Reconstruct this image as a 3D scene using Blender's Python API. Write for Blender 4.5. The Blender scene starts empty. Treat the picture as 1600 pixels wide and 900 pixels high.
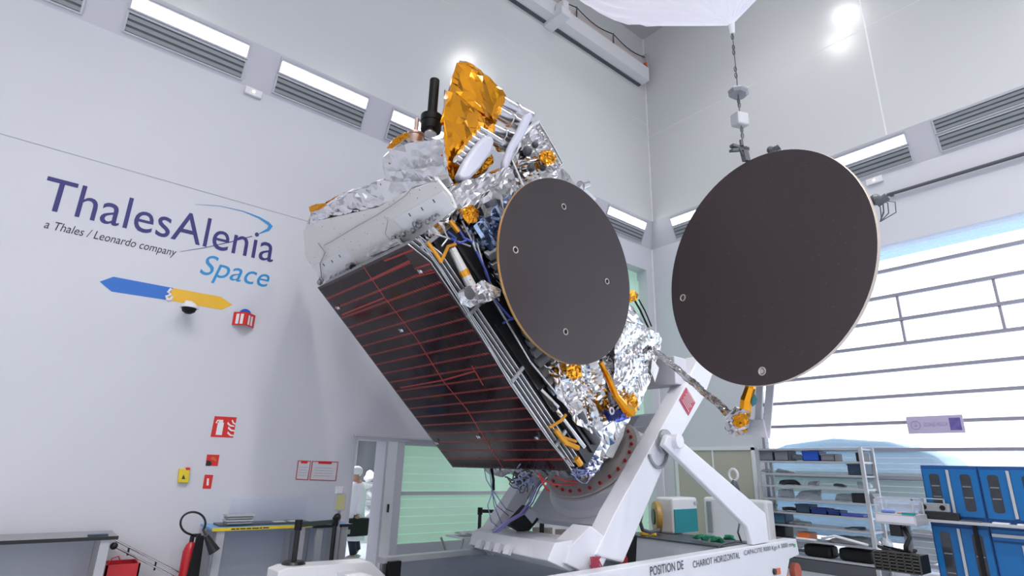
import bpy, bmesh, math, random
import numpy as np
from mathutils import Vector, Matrix
from mathutils.geometry import tessellate_polygon
S = bpy.context.scene
COL = S.collection
# ------------------------------------------------------------------ camera, world, lights, exposure
YAW, PITCH, ROLL, FPX = 0.681363, 0.305956, 0.0276337, 885.63
CAM = np.array([0.0, 0.0, 1.75])
_f = np.array([math.sin(YAW)*math.cos(PITCH), math.cos(YAW)*math.cos(PITCH), math.sin(PITCH)])
_r = np.cross(_f, [0, 0, 1]); _r /= np.linalg.norm(_r)
_u = np.cross(_r, _f)
_c, _s = math.cos(ROLL), math.sin(ROLL)
_R = np.array([_c*_r + _s*_u, -_s*_r + _c*_u, _f])
cd = bpy.data.cameras.new('camera'); cam = bpy.data.objects.new('camera', cd); COL.objects.link(cam)
cd.sensor_width = 36; cd.lens = FPX/1600*36; cd.clip_end = 300; cd.clip_start = 0.05
cam.matrix_world = Matrix(((_R[0][0], _R[1][0], -_R[2][0], CAM[0]), (_R[0][1], _R[1][1], -_R[2][1], CAM[1]),
                           (_R[0][2], _R[1][2], -_R[2][2], CAM[2]), (0, 0, 0, 1)))
S.camera = cam
S.view_settings.view_transform = 'Standard'; S.view_settings.look = 'None'
S.view_settings.gamma = 1; S.view_settings.use_curve_mapping = False
S.view_settings.exposure = -0.04
S.cycles.use_denoising = True
S.cycles.max_bounces = 8; S.cycles.diffuse_bounces = 4; S.cycles.glossy_bounces = 4; S.cycles.transparent_max_bounces = 12
S.cycles.sample_clamp_indirect = 6; S.cycles.caustics_reflective = False; S.cycles.caustics_refractive = False
SKY = 3.1          # overcast daylight outside the big window
HIGHBAY_W = 215    # each round high bay lamp under the ceiling
TUBE = 6.0         # fluorescent diffusers in the soffit
world = bpy.data.worlds.new('world'); S.world = world; world.use_nodes = True
_bg = world.node_tree.nodes['Background']; _bg.inputs[0].default_value = (0.93, 0.96, 1.0, 1); _bg.inputs[1].default_value = SKY

# ------------------------------------------------------------------ pixel rays (1600x900 frame) -> points on real planes
def ray(px, py):
    return _R.T @ np.array([(px-800)/FPX, (450-py)/FPX, 1.0])
def onp(px, py, axis, val):
    d = ray(px, py); t = (val-CAM[axis])/d[axis]; return CAM + t*d
def onplane(px, py, P0, n):
    d = ray(px, py); return CAM + d*(((np.array(P0)-CAM) @ n)/(d @ n))
YL, YU = 9.5, 9.2            # left wall: lower and (overhanging) upper plane
XR, XU = 12.95, 12.65        # right wall
ZB, ZT, ZC = 7.95, 8.66, 15.1   # soffit bottom, soffit top, ceiling
def lw(px, py, off=0.0): return onp(px, py, 1, YL-off)
def rw(px, py, off=0.0): return onp(px, py, 0, XR-off)
# frame of the tilting trolley and the satellite
FY = math.radians(2.9)
G = np.array([6.913, 6.412, 0.0])
FX = np.array([math.cos(FY), math.sin(FY), 0]); FYv = np.array([-math.sin(FY), math.cos(FY), 0]); FZ = np.array([0, 0, 1.0])
def L(x, y, z): return G + x*FX + y*FYv + z*FZ
TH = math.radians(47)
SO = L(0, 0, 1.93)
SU = -math.sin(TH)*FX + math.cos(TH)*FZ
SW = -math.cos(TH)*FX - math.sin(TH)*FZ
def SP(u, w, y): return SO + u*SU + w*SW + y*FYv
def pY(px, py, y): return onplane(px, py, L(0, y, 0), FYv)
def pW(px, py, w): return onplane(px, py, SP(0, w, 0), SW)

# ------------------------------------------------------------------ materials
def mat(name, col, rough=0.5, metal=0.0, spec=0.5, emit=None, es=1.0, bump=None, coat=0, speck=None, alpha=None, noise=None):
    m = bpy.data.materials.new(name); m.use_nodes = True
    nt = m.node_tree; b = nt.nodes['Principled BSDF']
    c = (*col, 1)
    b.inputs['Base Color'].default_value = c
    b.inputs['Roughness'].default_value = rough; b.inputs['Metallic'].default_value = metal
    b.inputs['Specular IOR Level'].default_value = spec
    if coat: b.inputs['Coat Weight'].default_value = coat; b.inputs['Coat Roughness'].default_value = 0.05
    if emit: b.inputs['Emission Color'].default_value = (*emit, 1); b.inputs['Emission Strength'].default_value = es
    if alpha is not None: b.inputs['Alpha'].default_value = alpha
    tc = nt.nodes.new('ShaderNodeTexCoord')
    if noise:      # (scale, amount): mottled colour
        n = nt.nodes.new('ShaderNodeTexNoise'); n.inputs['Scale'].default_value = noise[0]; n.inputs['Detail'].default_value = 6
        nt.links.new(tc.outputs['Object'], n.inputs['Vector'])
        mx = nt.nodes.new('ShaderNodeMix'); mx.data_type = 'RGBA'
        mx.inputs['A'].default_value = tuple(max(0, v*(1-noise[1])) for v in col)+(1,)
        mx.inputs['B'].default_value = tuple(min(1, v*(1+noise[1])) for v in col)+(1,)
        nt.links.new(n.outputs['Fac'], mx.inputs['Factor']); nt.links.new(mx.outputs['Result'], b.inputs['Base Color'])
    if speck:      # (scale, radius, colour): small round spots
        v = nt.nodes.new('ShaderNodeTexVoronoi'); v.inputs['Scale'].default_value = speck[0]
        nt.links.new(tc.outputs['Object'], v.inputs['Vector'])
        lt = nt.nodes.new('ShaderNodeMath'); lt.operation = 'LESS_THAN'; lt.inputs[1].default_value = speck[1]
        nt.links.new(v.outputs['Distance'], lt.inputs[0])
        mx = nt.nodes.new('ShaderNodeMix'); mx.data_type = 'RGBA'
        mx.inputs['A'].default_value = c; mx.inputs['B'].default_value = (*speck[2], 1)
        nt.links.new(lt.outputs[0], mx.inputs['Factor']); nt.links.new(mx.outputs['Result'], b.inputs['Base Color'])
        if metal:
            mm = nt.nodes.new('ShaderNodeMath'); mm.operation = 'MULTIPLY_ADD'; mm.inputs[1].default_value = -metal; mm.inputs[2].default_value = metal
            nt.links.new(lt.outputs[0], mm.inputs[0]); nt.links.new(mm.outputs[0], b.inputs['Metallic'])
    if bump:       # (kind, scale, strength)
        if bump[0] == 'foil':
            v = nt.nodes.new('ShaderNodeTexVoronoi'); v.feature = 'F1'; v.inputs['Scale'].default_value = bump[1]
            n = nt.nodes.new('ShaderNodeTexNoise'); n.inputs['Scale'].default_value = bump[1]*0.6; n.inputs['Detail'].default_value = 4
            nt.links.new(tc.outputs['Object'], n.inputs['Vector'])
            ad = nt.nodes.new('ShaderNodeMix'); ad.data_type = 'RGBA'; ad.inputs['Factor'].default_value = 0.25
            nt.links.new(tc.outputs['Object'], ad.inputs['A']); nt.links.new(n.outputs['Color'], ad.inputs['B'])
            nt.links.new(ad.outputs['Result'], v.inputs['Vector']); src = v.outputs['Distance']
        else:
            n = nt.nodes.new('ShaderNodeTexNoise'); n.inputs['Scale'].default_value = bump[1]; n.inputs['Detail'].default_value = 3
            nt.links.new(tc.outputs['Object'], n.inputs['Vector']); src = n.outputs['Fac']
        bp = nt.nodes.new('ShaderNodeBump'); bp.inputs['Strength'].default_value = bump[2]; bp.inputs['Distance'].default_value = 0.03
        nt.links.new(src, bp.inputs['Height']); nt.links.new(bp.outputs['Normal'], b.inputs['Normal'])
    return m
M = {}
M['wall'] = mat('wall_paint', (0.68, 0.69, 0.70), 0.20, spec=0.35)
M['wall_low'] = mat('wall_paint_low', (0.66, 0.66, 0.72), 0.42, spec=0.3, noise=(1.3, 0.02))
M['ceil'] = mat('ceiling_panel', (0.5, 0.5, 0.51), 0.6)
M['floor'] = mat('floor_resin', (0.50, 0.54, 0.60), 0.25, noise=(0.8, 0.05))
M['soffit'] = mat('soffit_paint', (0.62, 0.61, 0.67), 0.45)
M['frame'] = mat('lamp_frame', (0.55, 0.55, 0.60), 0.4)
M['slat'] = mat('grille_slat', (0.30, 0.32, 0.34), 0.4)
M['dark'] = mat('grille_back', (0.13, 0.14, 0.15), 0.6)
M['tube'] = mat('lamp_diffuser', (0.9, 0.9, 0.9), 0.5, emit=(0.97, 0.98, 1.0), es=TUBE)
M['seam'] = mat('panel_seam', (0.42, 0.42, 0.45), 0.6)
M['seamw'] = mat('corner_bead', (0.86, 0.86, 0.88), 0.35)
M['navy'] = mat('navy_vinyl', (0.030, 0.022, 0.17), 0.4)
M['cyan'] = mat('cyan_vinyl', (0.02, 0.27, 0.60), 0.4)
M['ink'] = mat('black_vinyl', (0.025, 0.025, 0.035), 0.4)
M['ablue'] = mat('blue_vinyl', (0.03, 0.16, 0.58), 0.4)
M['ayel'] = mat('yellow_vinyl', (0.85, 0.48, 0.03), 0.4)
M['white'] = mat('white_paint', (0.80, 0.80, 0.83), 0.35)
M['whitep'] = mat('white_paper', (0.82, 0.82, 0.84), 0.6)
M['red'] = mat('sign_red', (0.68, 0.02, 0.02), 0.4)
M['redp'] = mat('signal_red_metal', (0.55, 0.02, 0.03), 0.3)
M['yellow'] = mat('yellow_plastic', (0.78, 0.60, 0.02), 0.4)
M['black'] = mat('black_plastic', (0.012, 0.012, 0.014), 0.4)
M['blackm'] = mat('black_matte', (0.006, 0.006, 0.007), 0.55, spec=0.3)
M['grey'] = mat('grey_metal', (0.32, 0.33, 0.35), 0.4, metal=0.3)
M['lgrey'] = mat('light_grey_metal', (0.47, 0.48, 0.51), 0.35, metal=0.2)
M['dgrey'] = mat('dark_grey', (0.09, 0.095, 0.11), 0.45)
M['steel'] = mat('steel', (0.72, 0.72, 0.74), 0.22, metal=1)
M['bsteel'] = mat('brushed_steel', (0.35, 0.36, 0.40), 0.28, metal=0.9, noise=(3, 0.15))
M['trolley'] = mat('trolley_paint', (0.74, 0.74, 0.80), 0.32, noise=(4, 0.03))
M['flange'] = mat('flange_pinkish', (0.62, 0.55, 0.54), 0.4, noise=(6, 0.05))
M['foil'] = mat('silver_foil', (0.66, 0.65, 0.66), 0.14, metal=1, bump=('foil', 4, 0.22))
M['foild'] = mat('silver_foil_dotted', (0.84, 0.84, 0.86), 0.20, metal=0.92, bump=('foil', 3, 0.15), speck=(7, 0.10, (0.45, 0.12, 0.05)))
M['foilw'] = mat('pale_foil_blanket', (0.66, 0.65, 0.64), 0.38, metal=0.45, bump=('foil', 5, 0.18), speck=(12, 0.12, (0.50, 0.20, 0.10)))
M['foilb'] = mat('bluish_foil', (0.40, 0.50, 0.72), 0.14, metal=1, bump=('foil', 6, 0.5))  # silver foil with a blue reflection painted as base colour
M['gold'] = mat('amber_foil', (0.80, 0.33, 0.02), 0.12, metal=1, bump=('foil', 2.5, 0.22))
M['kap'] = mat('kapton_tape', (0.80, 0.36, 0.04), 0.28, metal=0.7)
M['osr'] = mat('white_radiator_mirror', (0.82, 0.82, 0.83), 0.25, spec=0.6)
M['cell'] = mat('solar_cell', (0.018, 0.008, 0.010), 0.10, spec=0.28)
M['subs'] = mat('red_substrate', (0.36, 0.022, 0.018), 0.35)
M['redl'] = mat('red_line_tape', (0.34, 0.03, 0.022), 0.35)
M['dish'] = mat('dark_carbon_dish', (0.052, 0.040, 0.045), 0.42, spec=0.35, speck=(16, 0.05, (0.20, 0.19, 0.19)))
M['rimg'] = mat('amber_rim', (0.62, 0.36, 0.13), 0.3, metal=0.6)
M['rimw'] = mat('pale_rim', (0.60, 0.52, 0.46), 0.35, metal=0.4)
M['copper'] = mat('pink_copper', (0.62, 0.44, 0.38), 0.3, metal=0.7)
M['cover'] = mat('milky_cover', (0.70, 0.70, 0.80), 0.45)
M['louver'] = mat('grey_louver', (0.30, 0.31, 0.32), 0.3, metal=0.6)
M['bluec'] = mat('blue_wire', (0.06, 0.09, 0.42), 0.4)
M['lblue'] = mat('pale_blue_wire', (0.32, 0.36, 0.62), 0.4)
M['redc'] = mat('red_wire', (0.5, 0.03, 0.03), 0.4)
M['cab'] = mat('cabinet_blue', (0.003, 0.125, 0.36), 0.35)
M['cabd'] = mat('cabinet_blue_dark', (0.008, 0.07, 0.25), 0.4)
M['glassd'] = mat('dark_glass', (0.035, 0.04, 0.05), 0.08, noise=(9, 0.5))
M['beige'] = mat('beige_panel', (0.50, 0.46, 0.40), 0.5)
M['teal'] = mat('teal_plastic', (0.0, 0.25, 0.29), 0.4)
M['green'] = mat('green_cloth', (0.01, 0.19, 0.10), 0.8)
M['orange'] = mat('orange_paint', (0.65, 0.15, 0.03), 0.4)
M['shut'] = mat('pale_green_shutter', (0.46, 0.66, 0.56), 0.35, emit=(0.45, 0.75, 0.58), es=0.30)  # faint emission stands in for daylight coming through the slats
M['skin'] = mat('skin', (0.50, 0.27, 0.19), 0.5)
M['coat'] = mat('white_cloth', (0.76, 0.76, 0.80), 0.8)
M['trouser'] = mat('dark_cloth', (0.02, 0.022, 0.04), 0.85)
M['film'] = mat('plastic_bag', (0.50, 0.53, 0.56), 0.2, alpha=0.7, bump=('foil', 8, 0.5))
M['bin'] = mat('grey_bin', (0.20, 0.21, 0.24), 0.5)
M['bbin'] = mat('blue_bin', (0.02, 0.10, 0.55), 0.4)
M['dbin'] = mat('slate_bin', (0.03, 0.055, 0.10), 0.5)
M['teald'] = mat('dark_teal', (0.02, 0.16, 0.20), 0.5)
M['board'] = mat('grey_board', (0.50, 0.52, 0.60), 0.5)
M['bluet'] = mat('light_blue_top', (0.16, 0.40, 0.68), 0.4)
M['vanb'] = mat('pale_blue_body', (0.13, 0.30, 0.42), 0.4)
M['vang'] = mat('green_band', (0.0, 0.07, 0.04), 0.4)
M['outg'] = mat('outside_ground', (0.36, 0.56, 0.74), 0.8)
M['lamp'] = mat('high_bay_glass', (1, 1, 1), 0.4, emit=(1, 0.99, 0.97), es=30)
M['ledw'] = mat('exit_light', (0.8, 0.8, 0.8), 0.4, emit=(1.0, 0.75, 0.5), es=3)
def mixmat(name, transp, col, glossy=0.0):
    m = bpy.data.materials.new(name); m.use_nodes = True; nt = m.node_tree; nt.nodes.clear()
    o = nt.nodes.new('ShaderNodeOutputMaterial'); t = nt.nodes.new('ShaderNodeBsdfTransparent'); t.inputs[0].default_value = (0.97, 0.98, 1, 1)
    d = nt.nodes.new('ShaderNodeBsdfDiffuse'); d.inputs[0].default_value = (*col, 1)
    tl = nt.nodes.new('ShaderNodeBsdfTranslucent'); tl.inputs[0].default_value = (*col, 1)
    m1 = nt.nodes.new('ShaderNodeMixShader'); m1.inputs[0].default_value = 0.5
    nt.links.new(d.outputs[0], m1.inputs[1]); nt.links.new(tl.outputs[0], m1.inputs[2])
    m2 = nt.nodes.new('ShaderNodeMixShader'); m2.inputs[0].default_value = transp
    nt.links.new(m1.outputs[0], m2.inputs[1]); nt.links.new(t.outputs[0], m2.inputs[2])
    nt.links.new(m2.outputs[0], o.inputs[0]); return m
M['pane'] = mixmat('frosted_pane', 0.86, (0.9, 0.95, 1.0))
M['balloon'] = mixmat('balloon_film', 0.42, (0.90, 0.88, 0.95))
M['acryl'] = mixmat('clear_sheet', 0.75, (0.85, 0.88, 0.95))

# ------------------------------------------------------------------ mesh building (all in world coordinates)
def V(*a): return np.array(a, float)
def nrm(v): v = np.array(v, float); return v/np.linalg.norm(v)
def perp(d):
    d = nrm(d); a = V(0, 0, 1) if abs(d[2]) < 0.9 else V(1, 0, 0)
    e1 = nrm(np.cross(d, a)); return e1, np.cross(d, e1)
class MB:
    def __init__(s): s.v = []; s.f = []
    def add(s, vs, fs):
        n = len(s.v); s.v += [tuple(float(c) for c in p) for p in vs]; s.f += [tuple(i+n for i in f) for f in fs]; return s
    def box(s, o, a, b, c):        # corner + three edge vectors
        o, a, b, c = map(lambda q: np.array(q, float), (o, a, b, c))
        P = [o, o+a, o+a+b, o+b, o+c, o+a+c, o+a+b+c, o+b+c]
        return s.add(P, [(0, 3, 2, 1), (4, 5, 6, 7), (0, 1, 5, 4), (1, 2, 6, 5), (2, 3, 7, 6), (3, 0, 4, 7)])
    def bx(s, x0, x1, y0, y1, z0, z1): return s.box((x0, y0, z0), (x1-x0, 0, 0), (0, y1-y0, 0), (0, 0, z1-z0))
    def lbx(s, x0, x1, y0, y1, z0, z1): return s.box(L(x0, y0, z0), FX*(x1-x0), FYv*(y1-y0), FZ*(z1-z0))
    def sbx(s, u0, u1, w0, w1, y0, y1): return s.box(SP(u0, w0, y0), SU*(u1-u0), SW*(w1-w0), FYv*(y1-y0))
    def cyl(s, p, q, r, r2=None, n=20, cap=True):
        p, q = np.array(p, float), np.array(q, float); r2 = r if r2 is None else r2
        e1, e2 = perp(q-p); vs = []
        for c, rr in ((p, r), (q, r2)):
            vs += [c+rr*(math.cos(t)*e1+math.sin(t)*e2) for t in np.linspace(0, 2*math.pi, n, endpoint=False)]
        fs = [(i, (i+1) % n, n+(i+1) % n, n+i) for i in range(n)]
        if cap: fs += [tuple(range(n))[::-1], tuple(range(n, 2*n))]
        return s.add(vs, fs)
    def tube(s, pts, r, n=6):
        pts = [np.array(p, float) for p in pts]; vs = []; e1 = None
        for i, p in enumerate(pts):
            d = nrm(pts[min(i+1, len(pts)-1)]-pts[max(i-1, 0)])
            if e1 is None: e1, e2 = perp(d)
            else: e1 = nrm(e1-d*(e1 @ d)); e2 = np.cross(d, e1)
            rr = r[i] if isinstance(r, (list, tuple, np.ndarray)) else r
            vs += [p+rr*(math.cos(t)*e1+math.sin(t)*e2) for t in np.linspace(0, 2*math.pi, n, endpoint=False)]
        fs = []
        for k in range(len(pts)-1):
            fs += [(k*n+i, k*n+(i+1) % n, (k+1)*n+(i+1) % n, (k+1)*n+i) for i in range(n)]
        fs += [tuple(range(n))[::-1], tuple(range((len(pts)-1)*n, len(pts)*n))]
        return s.add(vs, fs)
    def lathe(s, o, axis, prof, n=32, wob=None):     # prof: (radius, height) from o along axis
        e1, e2 = perp(axis); axis = nrm(axis); vs = []
        for r, h in prof:
            for k, t in enumerate(np.linspace(0, 2*math.pi, n, endpoint=False)):
                rr = r*(1+(wob[k % len(wob)] if wob else 0))
                vs.append(np.array(o)+h*axis+rr*(math.cos(t)*e1+math.sin(t)*e2))
        fs = []
        for k in range(len(prof)-1):
            fs += [(k*n+i, k*n+(i+1) % n, (k+1)*n+(i+1) % n, (k+1)*n+i) for i in range(n)]
        return s.add(vs, fs)
    def prism(s, pts, d):        # planar polygon + thickness vector
        pts = [np.array(p, float) for p in pts]; d = np.array(d, float); n = len(pts)
        tri = tessellate_polygon([[Vector(p) for p in pts]])
        fs = [tuple(t) for t in tri] + [tuple(i+n for i in t)[::-1] for t in tri]
        fs += [(i, (i+1) % n, n+(i+1) % n, n+i) for i in range(n)]
        return s.add(pts+[p+d for p in pts], fs)
    def ball(s, c, r, nu=14, nv=9, sc=(1, 1, 1)):
        vs = []; fs = []
        for j in range(nv+1):
            a = math.pi*j/nv
            for i in range(nu):
                b = 2*math.pi*i/nu
                vs.append(np.array(c)+r*V(sc[0]*math.sin(a)*math.cos(b), sc[1]*math.sin(a)*math.sin(b), sc[2]*math.cos(a)))
        for j in range(nv):
            fs += [(j*nu+i, (j+1)*nu+i, (j+1)*nu+(i+1) % nu, j*nu+(i+1) % nu) for i in range(nu)]
        return s.add(vs, fs)
    def build(s, name, m, parent=None, smooth=False, bevel=0, label=None, cat=None, group=None, kind=None, sub=0):
        me = bpy.data.meshes.new(name)
        P = np.array(s.v); c = (P.min(0)+P.max(0))/2
        if parent is None: c[2] = P[:, 2].min()
        me.from_pydata([tuple(p) for p in (P-c)], [], s.f); me.validate()
        bm = bmesh.new(); bm.from_mesh(me); bmesh.ops.remove_doubles(bm, verts=bm.verts, dist=1e-5)
        bmesh.ops.recalc_face_normals(bm, faces=bm.faces); bm.to_mesh(me); bm.free()
        if smooth:
            me.shade_smooth()
            if smooth == 'auto':
                try: me.set_sharp_from_angle(angle=math.radians(35))
                except Exception: pass
        me.materials.append(m)
        o = bpy.data.objects.new(name, me); COL.objects.link(o)
        w = wloc(parent)
        o.location = Vector(c)-w
        if parent is not None: o.parent = parent
        WL[o.name] = Vector(c)
        if bevel:
            b = o.modifiers.new('bevel', 'BEVEL'); b.width = bevel; b.segments = 2; b.limit_method = 'ANGLE'
        if sub:
            q = o.modifiers.new('sub', 'SUBSURF'); q.levels = sub; q.render_levels = sub
        tag(o, label, cat, group, kind)
        return o
WL = {}
def wloc(o): return Vector((0, 0, 0)) if o is None else WL[o.name]
def tag(o, label=None, cat=None, group=None, kind=None):
    if label: o['label'] = label
    if cat: o['category'] = cat
    if group: o['group'] = group
    if kind: o['kind'] = kind
    return o
def empty(name, loc, label, cat, group=None):
    o = bpy.data.objects.new(name, None); COL.objects.link(o); o.location = loc; o.empty_display_size = 0.2
    WL[o.name] = Vector(loc); return tag(o, label, cat, group)
def dup(root, shift, label=None):
    r = root.copy(); COL.objects.link(r); r.location = Vector(root.location)+Vector(shift); WL[r.name] = WL[root.name]+Vector(shift)
    if label: r['label'] = label
    for ch in list(root.children):
        c = ch.copy(); COL.objects.link(c); c.parent = r
        for g in list(ch.children):
            d = g.copy(); COL.objects.link(d); d.parent = c
    return r
_rng = np.random.RandomState(5)
class Crumple:
    def __init__(s, seed, freq):
        r = np.random.RandomState(seed); s.k = []
        for i in range(9):
            d = r.randn(3); d /= np.linalg.norm(d); s.k.append((d*freq*r.uniform(0.5, 2.0), r.uniform(0, 9), r.randn(3)/np.sqrt(3)*(1.6/(1+i*0.25))))
    def __call__(s, p):
        o = np.zeros(3); q = p.copy()
        for d, ph, a in s.k:
            t = d @ q + ph; h = abs((t % 1)-0.5)*4-1
            o += a*h*0.4; q = p + 0.05*o
        return o
def foil(pts, amp=0.04, edge=0.07, freq=2.2, seed=1, sm=0.15):
    bm = bmesh.new()
    for p in pts: bm.verts.new(tuple(p))
    r = bmesh.ops.convex_hull(bm, input=bm.verts)
    junk = [g for g in set(r['geom_interior'])|set(r['geom_unused']) if isinstance(g, bmesh.types.BMVert)]
    if junk: bmesh.ops.delete(bm, geom=junk, context='VERTS')
    for it in range(9):
        es = [e for e in bm.edges if e.calc_length() > edge*1.45]
        if not es: break
        bmesh.ops.subdivide_edges(bm, edges=es, cuts=1); bmesh.ops.triangulate(bm, faces=bm.faces)
    for it in range(1):
        bmesh.ops.smooth_vert(bm, verts=bm.verts, factor=sm, use_axis_x=True, use_axis_y=True, use_axis_z=True)
    c = Crumple(seed, freq); c2 = Crumple(seed+77, freq*3.1)
    rr = np.random.RandomState(seed)
    mb = MB(); bm.verts.index_update()
    vs = []
    for v in bm.verts:
        p = np.array(v.co); q = p+amp*c(p)+amp*0.35*c2(p)+rr.randn(3)*edge*0.05
        vs.append(q)
    fs = [tuple(x.index for x in f.verts) for f in bm.faces]
    bm.free(); return mb.add(vs, fs)
def pxhull(poly, fn, near, far, shrink=0.12):      # silhouette polygon at its near depth plus a slightly smaller one behind
    c = np.mean(poly, 0)
    A = [fn(x, y, near) for x, y in poly]
    B = [fn(*(np.array(p)*(1-shrink)+c*shrink), far) for p in poly]
    return A+B
def text(s, bl, br, tl, name, m, parent=None, shear=0, thick=0.002, off=0.004, **kw):
    cu = bpy.data.curves.new('txt', 'FONT'); cu.body = s; cu.shear = shear; cu.resolution_u = 4
    ob = bpy.data.objects.new('txt', cu); COL.objects.link(ob)
    dg = bpy.context.evaluated_depsgraph_get(); me = bpy.data.meshes.new_from_object(ob.evaluated_get(dg))
    vs = np.array([v.co[:] for v in me.vertices]); fs = [tuple(p.vertices) for p in me.polygons]
    bpy.data.objects.remove(ob); bpy.data.curves.remove(cu); bpy.data.meshes.remove(me)
    mn, mx = vs.min(0), vs.max(0); bl, br, tl = map(np.array, (bl, br, tl)); vx, vy = br-bl, tl-bl
    n = nrm(np.cross(vx, vy)); n = n if n @ (CAM-bl) > 0 else -n
    P = [bl+n*off+vx*(v[0]-mn[0])/(mx[0]-mn[0])+vy*(v[1]-mn[1])/(mx[1]-mn[1]) for v in vs]
    mb = MB().add(P, fs)
    return mb.build(name, m, parent, **kw)
def quad(mb, pts, d): return mb.prism(pts, d)

# ================================================================== THE HALL
YN, XN = -9.0, -7.0      # unseen back and left-hand ends of the hall
def struct(mb, name, m, **k): return mb.build(name, m, kind='structure', **k)
struct(MB().bx(XN-0.3, 30, YN-0.3, 17, -0.2, 0), 'floor', M['floor'])
struct(MB().bx(XN-0.3, XR+0.6, YN-0.3, YL+0.6, ZC, ZC+0.2), 'ceiling', M['ceil'])
DX0, DX1, DZ = 4.33, 4.93, 2.13        # doorway
SX0, SX1 = 5.29, 9.3                   # low green shutter
HX0, HX1, HZ = 9.9, 12.66, 7.25        # tall hangar door recess
w = MB()
w.bx(XN, DX0, YL, YL+0.35, 0, ZB); w.bx(DX0, SX1, YL, YL+0.35, 2.17, ZB); w.bx(SX1, HX0, YL, YL+0.35, 0, ZB)
w.bx(HX0, HX1, YL, YL+0.35, HZ, ZB); w.bx(HX1, XR+0.3, YL, YL+0.35, 0, ZB)
w.bx(DX1+0.3, SX0, YL, YL+0.35, 0, 2.17)
struct(w, 'wall_left', M['wall_low'])
struct(MB().bx(XN, XR+0.3, YU, YU+0.3, ZT, ZC), 'wall_left_upper', M['wall'])
w = MB()
WY1, WZ0, WZ1, WY0 = 6.75, 0.12, 6.38, -6.2
w.bx(XR, XR+0.35, WY1, YL+0.35, 0, ZB); w.bx(XR, XR+0.35, WY0, WY1, WZ1, ZB); w.bx(XR, XR+0.35, WY0, WY1, 0, WZ0); w.bx(XR, XR+0.35, YN, WY0, 0, ZB)
struct(w, 'wall_right', M['wall_low'])
struct(MB().bx(XU, XU+0.3, YN, YU+0.3, ZT, ZC), 'wall_right_upper', M['wall'])
M['wallb'] = mat('rear_wall_paint', (0.66, 0.66, 0.68), 0.5)
struct(MB().bx(XN-0.3, XN, YN, YL+0.3, 0, ZC), 'wall_rear', M['wallb'])
struct(MB().bx(XN, XR+0.3, YN-0.3, YN, 0, ZC), 'wall_near', M['wallb'])
# slanting soffit that carries the lamps: a wedge along both walls, mitred at the corner
w = MB().add([(XN, YU, ZT), (XU, YU, ZT), (XR, YL, ZB), (XN, YL, ZB), (XN, YU+0.3, ZT), (XR+0.2, YU+0.3, ZT), (XR+0.2, YL+0.2, ZB), (XN, YL+0.2, ZB)],
             [(0, 1, 2, 3), (4, 7, 6, 5), (0, 4, 5, 1), (3, 2, 6, 7)])
struct(w, 'trim_1', M['soffit'])
w = MB().add([(XU, YN, ZT), (XU, YU, ZT), (XR, YL, ZB), (XR, YN, ZB), (XU+0.3, YN, ZT), (XU+0.3, YU, ZT), (XR+0.2, YL, ZB), (XR+0.2, YN, ZB)],
             [(0, 1, 2, 3), (4, 7, 6, 5), (0, 4, 5, 1), (3, 2, 6, 7)])
struct(w, 'trim_2', M['soffit'])
struct(MB().bx(XU-0.03, XU, YU-0.03, YU, ZT, ZC), 'trim_3', M['seamw'])
struct(MB().bx(XR-0.035, XR, YL-0.035, YL, 0, ZB), 'trim_4', M['seamw'])
# panel joints of the wall cladding
a, b = lw(0, 208), lw(483, 347); zj = (a[2]+b[2])/2
w = MB().bx(XN, 9.8, YL-0.004, YL+0.01, zj-0.006, zj+0.006)
struct(w, 'trim_5', M['seam'])
w = MB(); zs = 11.46; w.bx(XU-0.004, XU+0.01, YN, YU, zs-0.006, zs+0.006)
struct(w, 'trim_6', M['seamw'])
w = MB().bx(XU-0.006, XU+0.01, 3.13, 3.16, ZT, ZC); struct(w, 'trim_7', M['seamw'])
w = MB().bx(XN, XU, YU-0.004, YU+0.01, 11.9-0.005, 11.9+0.005); struct(w, 'trim_8', M['seamw'])

# soffit lamps and grilles
def soffit_pt(side, along, s, out):     # s 0 (bottom) .. 1 (top) on the slanted face
    if side == 'left':
        n = nrm((0, -(ZT-ZB), -(YL-YU))); return V(along, YL+(YU-YL)*s, ZB+(ZT-ZB)*s)+n*out
    n = nrm((-(ZT-ZB), 0, -(XR-XU))); return V(XR+(XU-XR)*s, along, ZB+(ZT-ZB)*s)+n*out
def sbox(mb, side, a0, a1, s0, s1, o0, o1):
    o = soffit_pt(side, a0, s0, o0)
    return mb.box(o, soffit_pt(side, a1, s0, o0)-o, soffit_pt(side, a0, s1, o0)-o, soffit_pt(side, a0, s0, o1)-o)
def frame_bars(side, a0, a1, s0, s1, t=0.03, ts=0.035, d=0.03):
    f = MB()
    sbox(f, side, a0-t, a1+t, s0-ts, s0, 0.0, d); sbox(f, side, a0-t, a1+t, s1, s1+ts, 0.0, d)
    sbox(f, side, a0-t, a0, s0, s1, 0.0, d); sbox(f, side, a1, a1+t, s0, s1, 0.0, d)
    return f
def soffit_lamp(side, a0, a1, label, s0=0.60, s1=0.91):
    c = soffit_pt(side, (a0+a1)/2, (s0+s1)/2, 0); e = empty('ceiling_light', c, label, 'ceiling light', 'strip lights in the slanting soffit')
    frame_bars(side, a0, a1, s0, s1).build('lamp_frame', M['frame'], e)
    sm = s0+(s1-s0)*0.82
    sbox(MB(), side, a0+0.01, a1-0.01, s0+0.01, sm, 0.002, 0.016).build('diffuser', M['tube'], e)
    g = MB(); sbox(g, side, a0, a1, sm, s1, 0.0, 0.006)
    for k in range(2): q = sm+0.015+(s1-sm-0.02)*(k+0.3)/2; sbox(g, side, a0, a1, q, q+0.03, 0.006, 0.022)
    g.build('reflector_strip', M['frame'], e)
    return e
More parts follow.
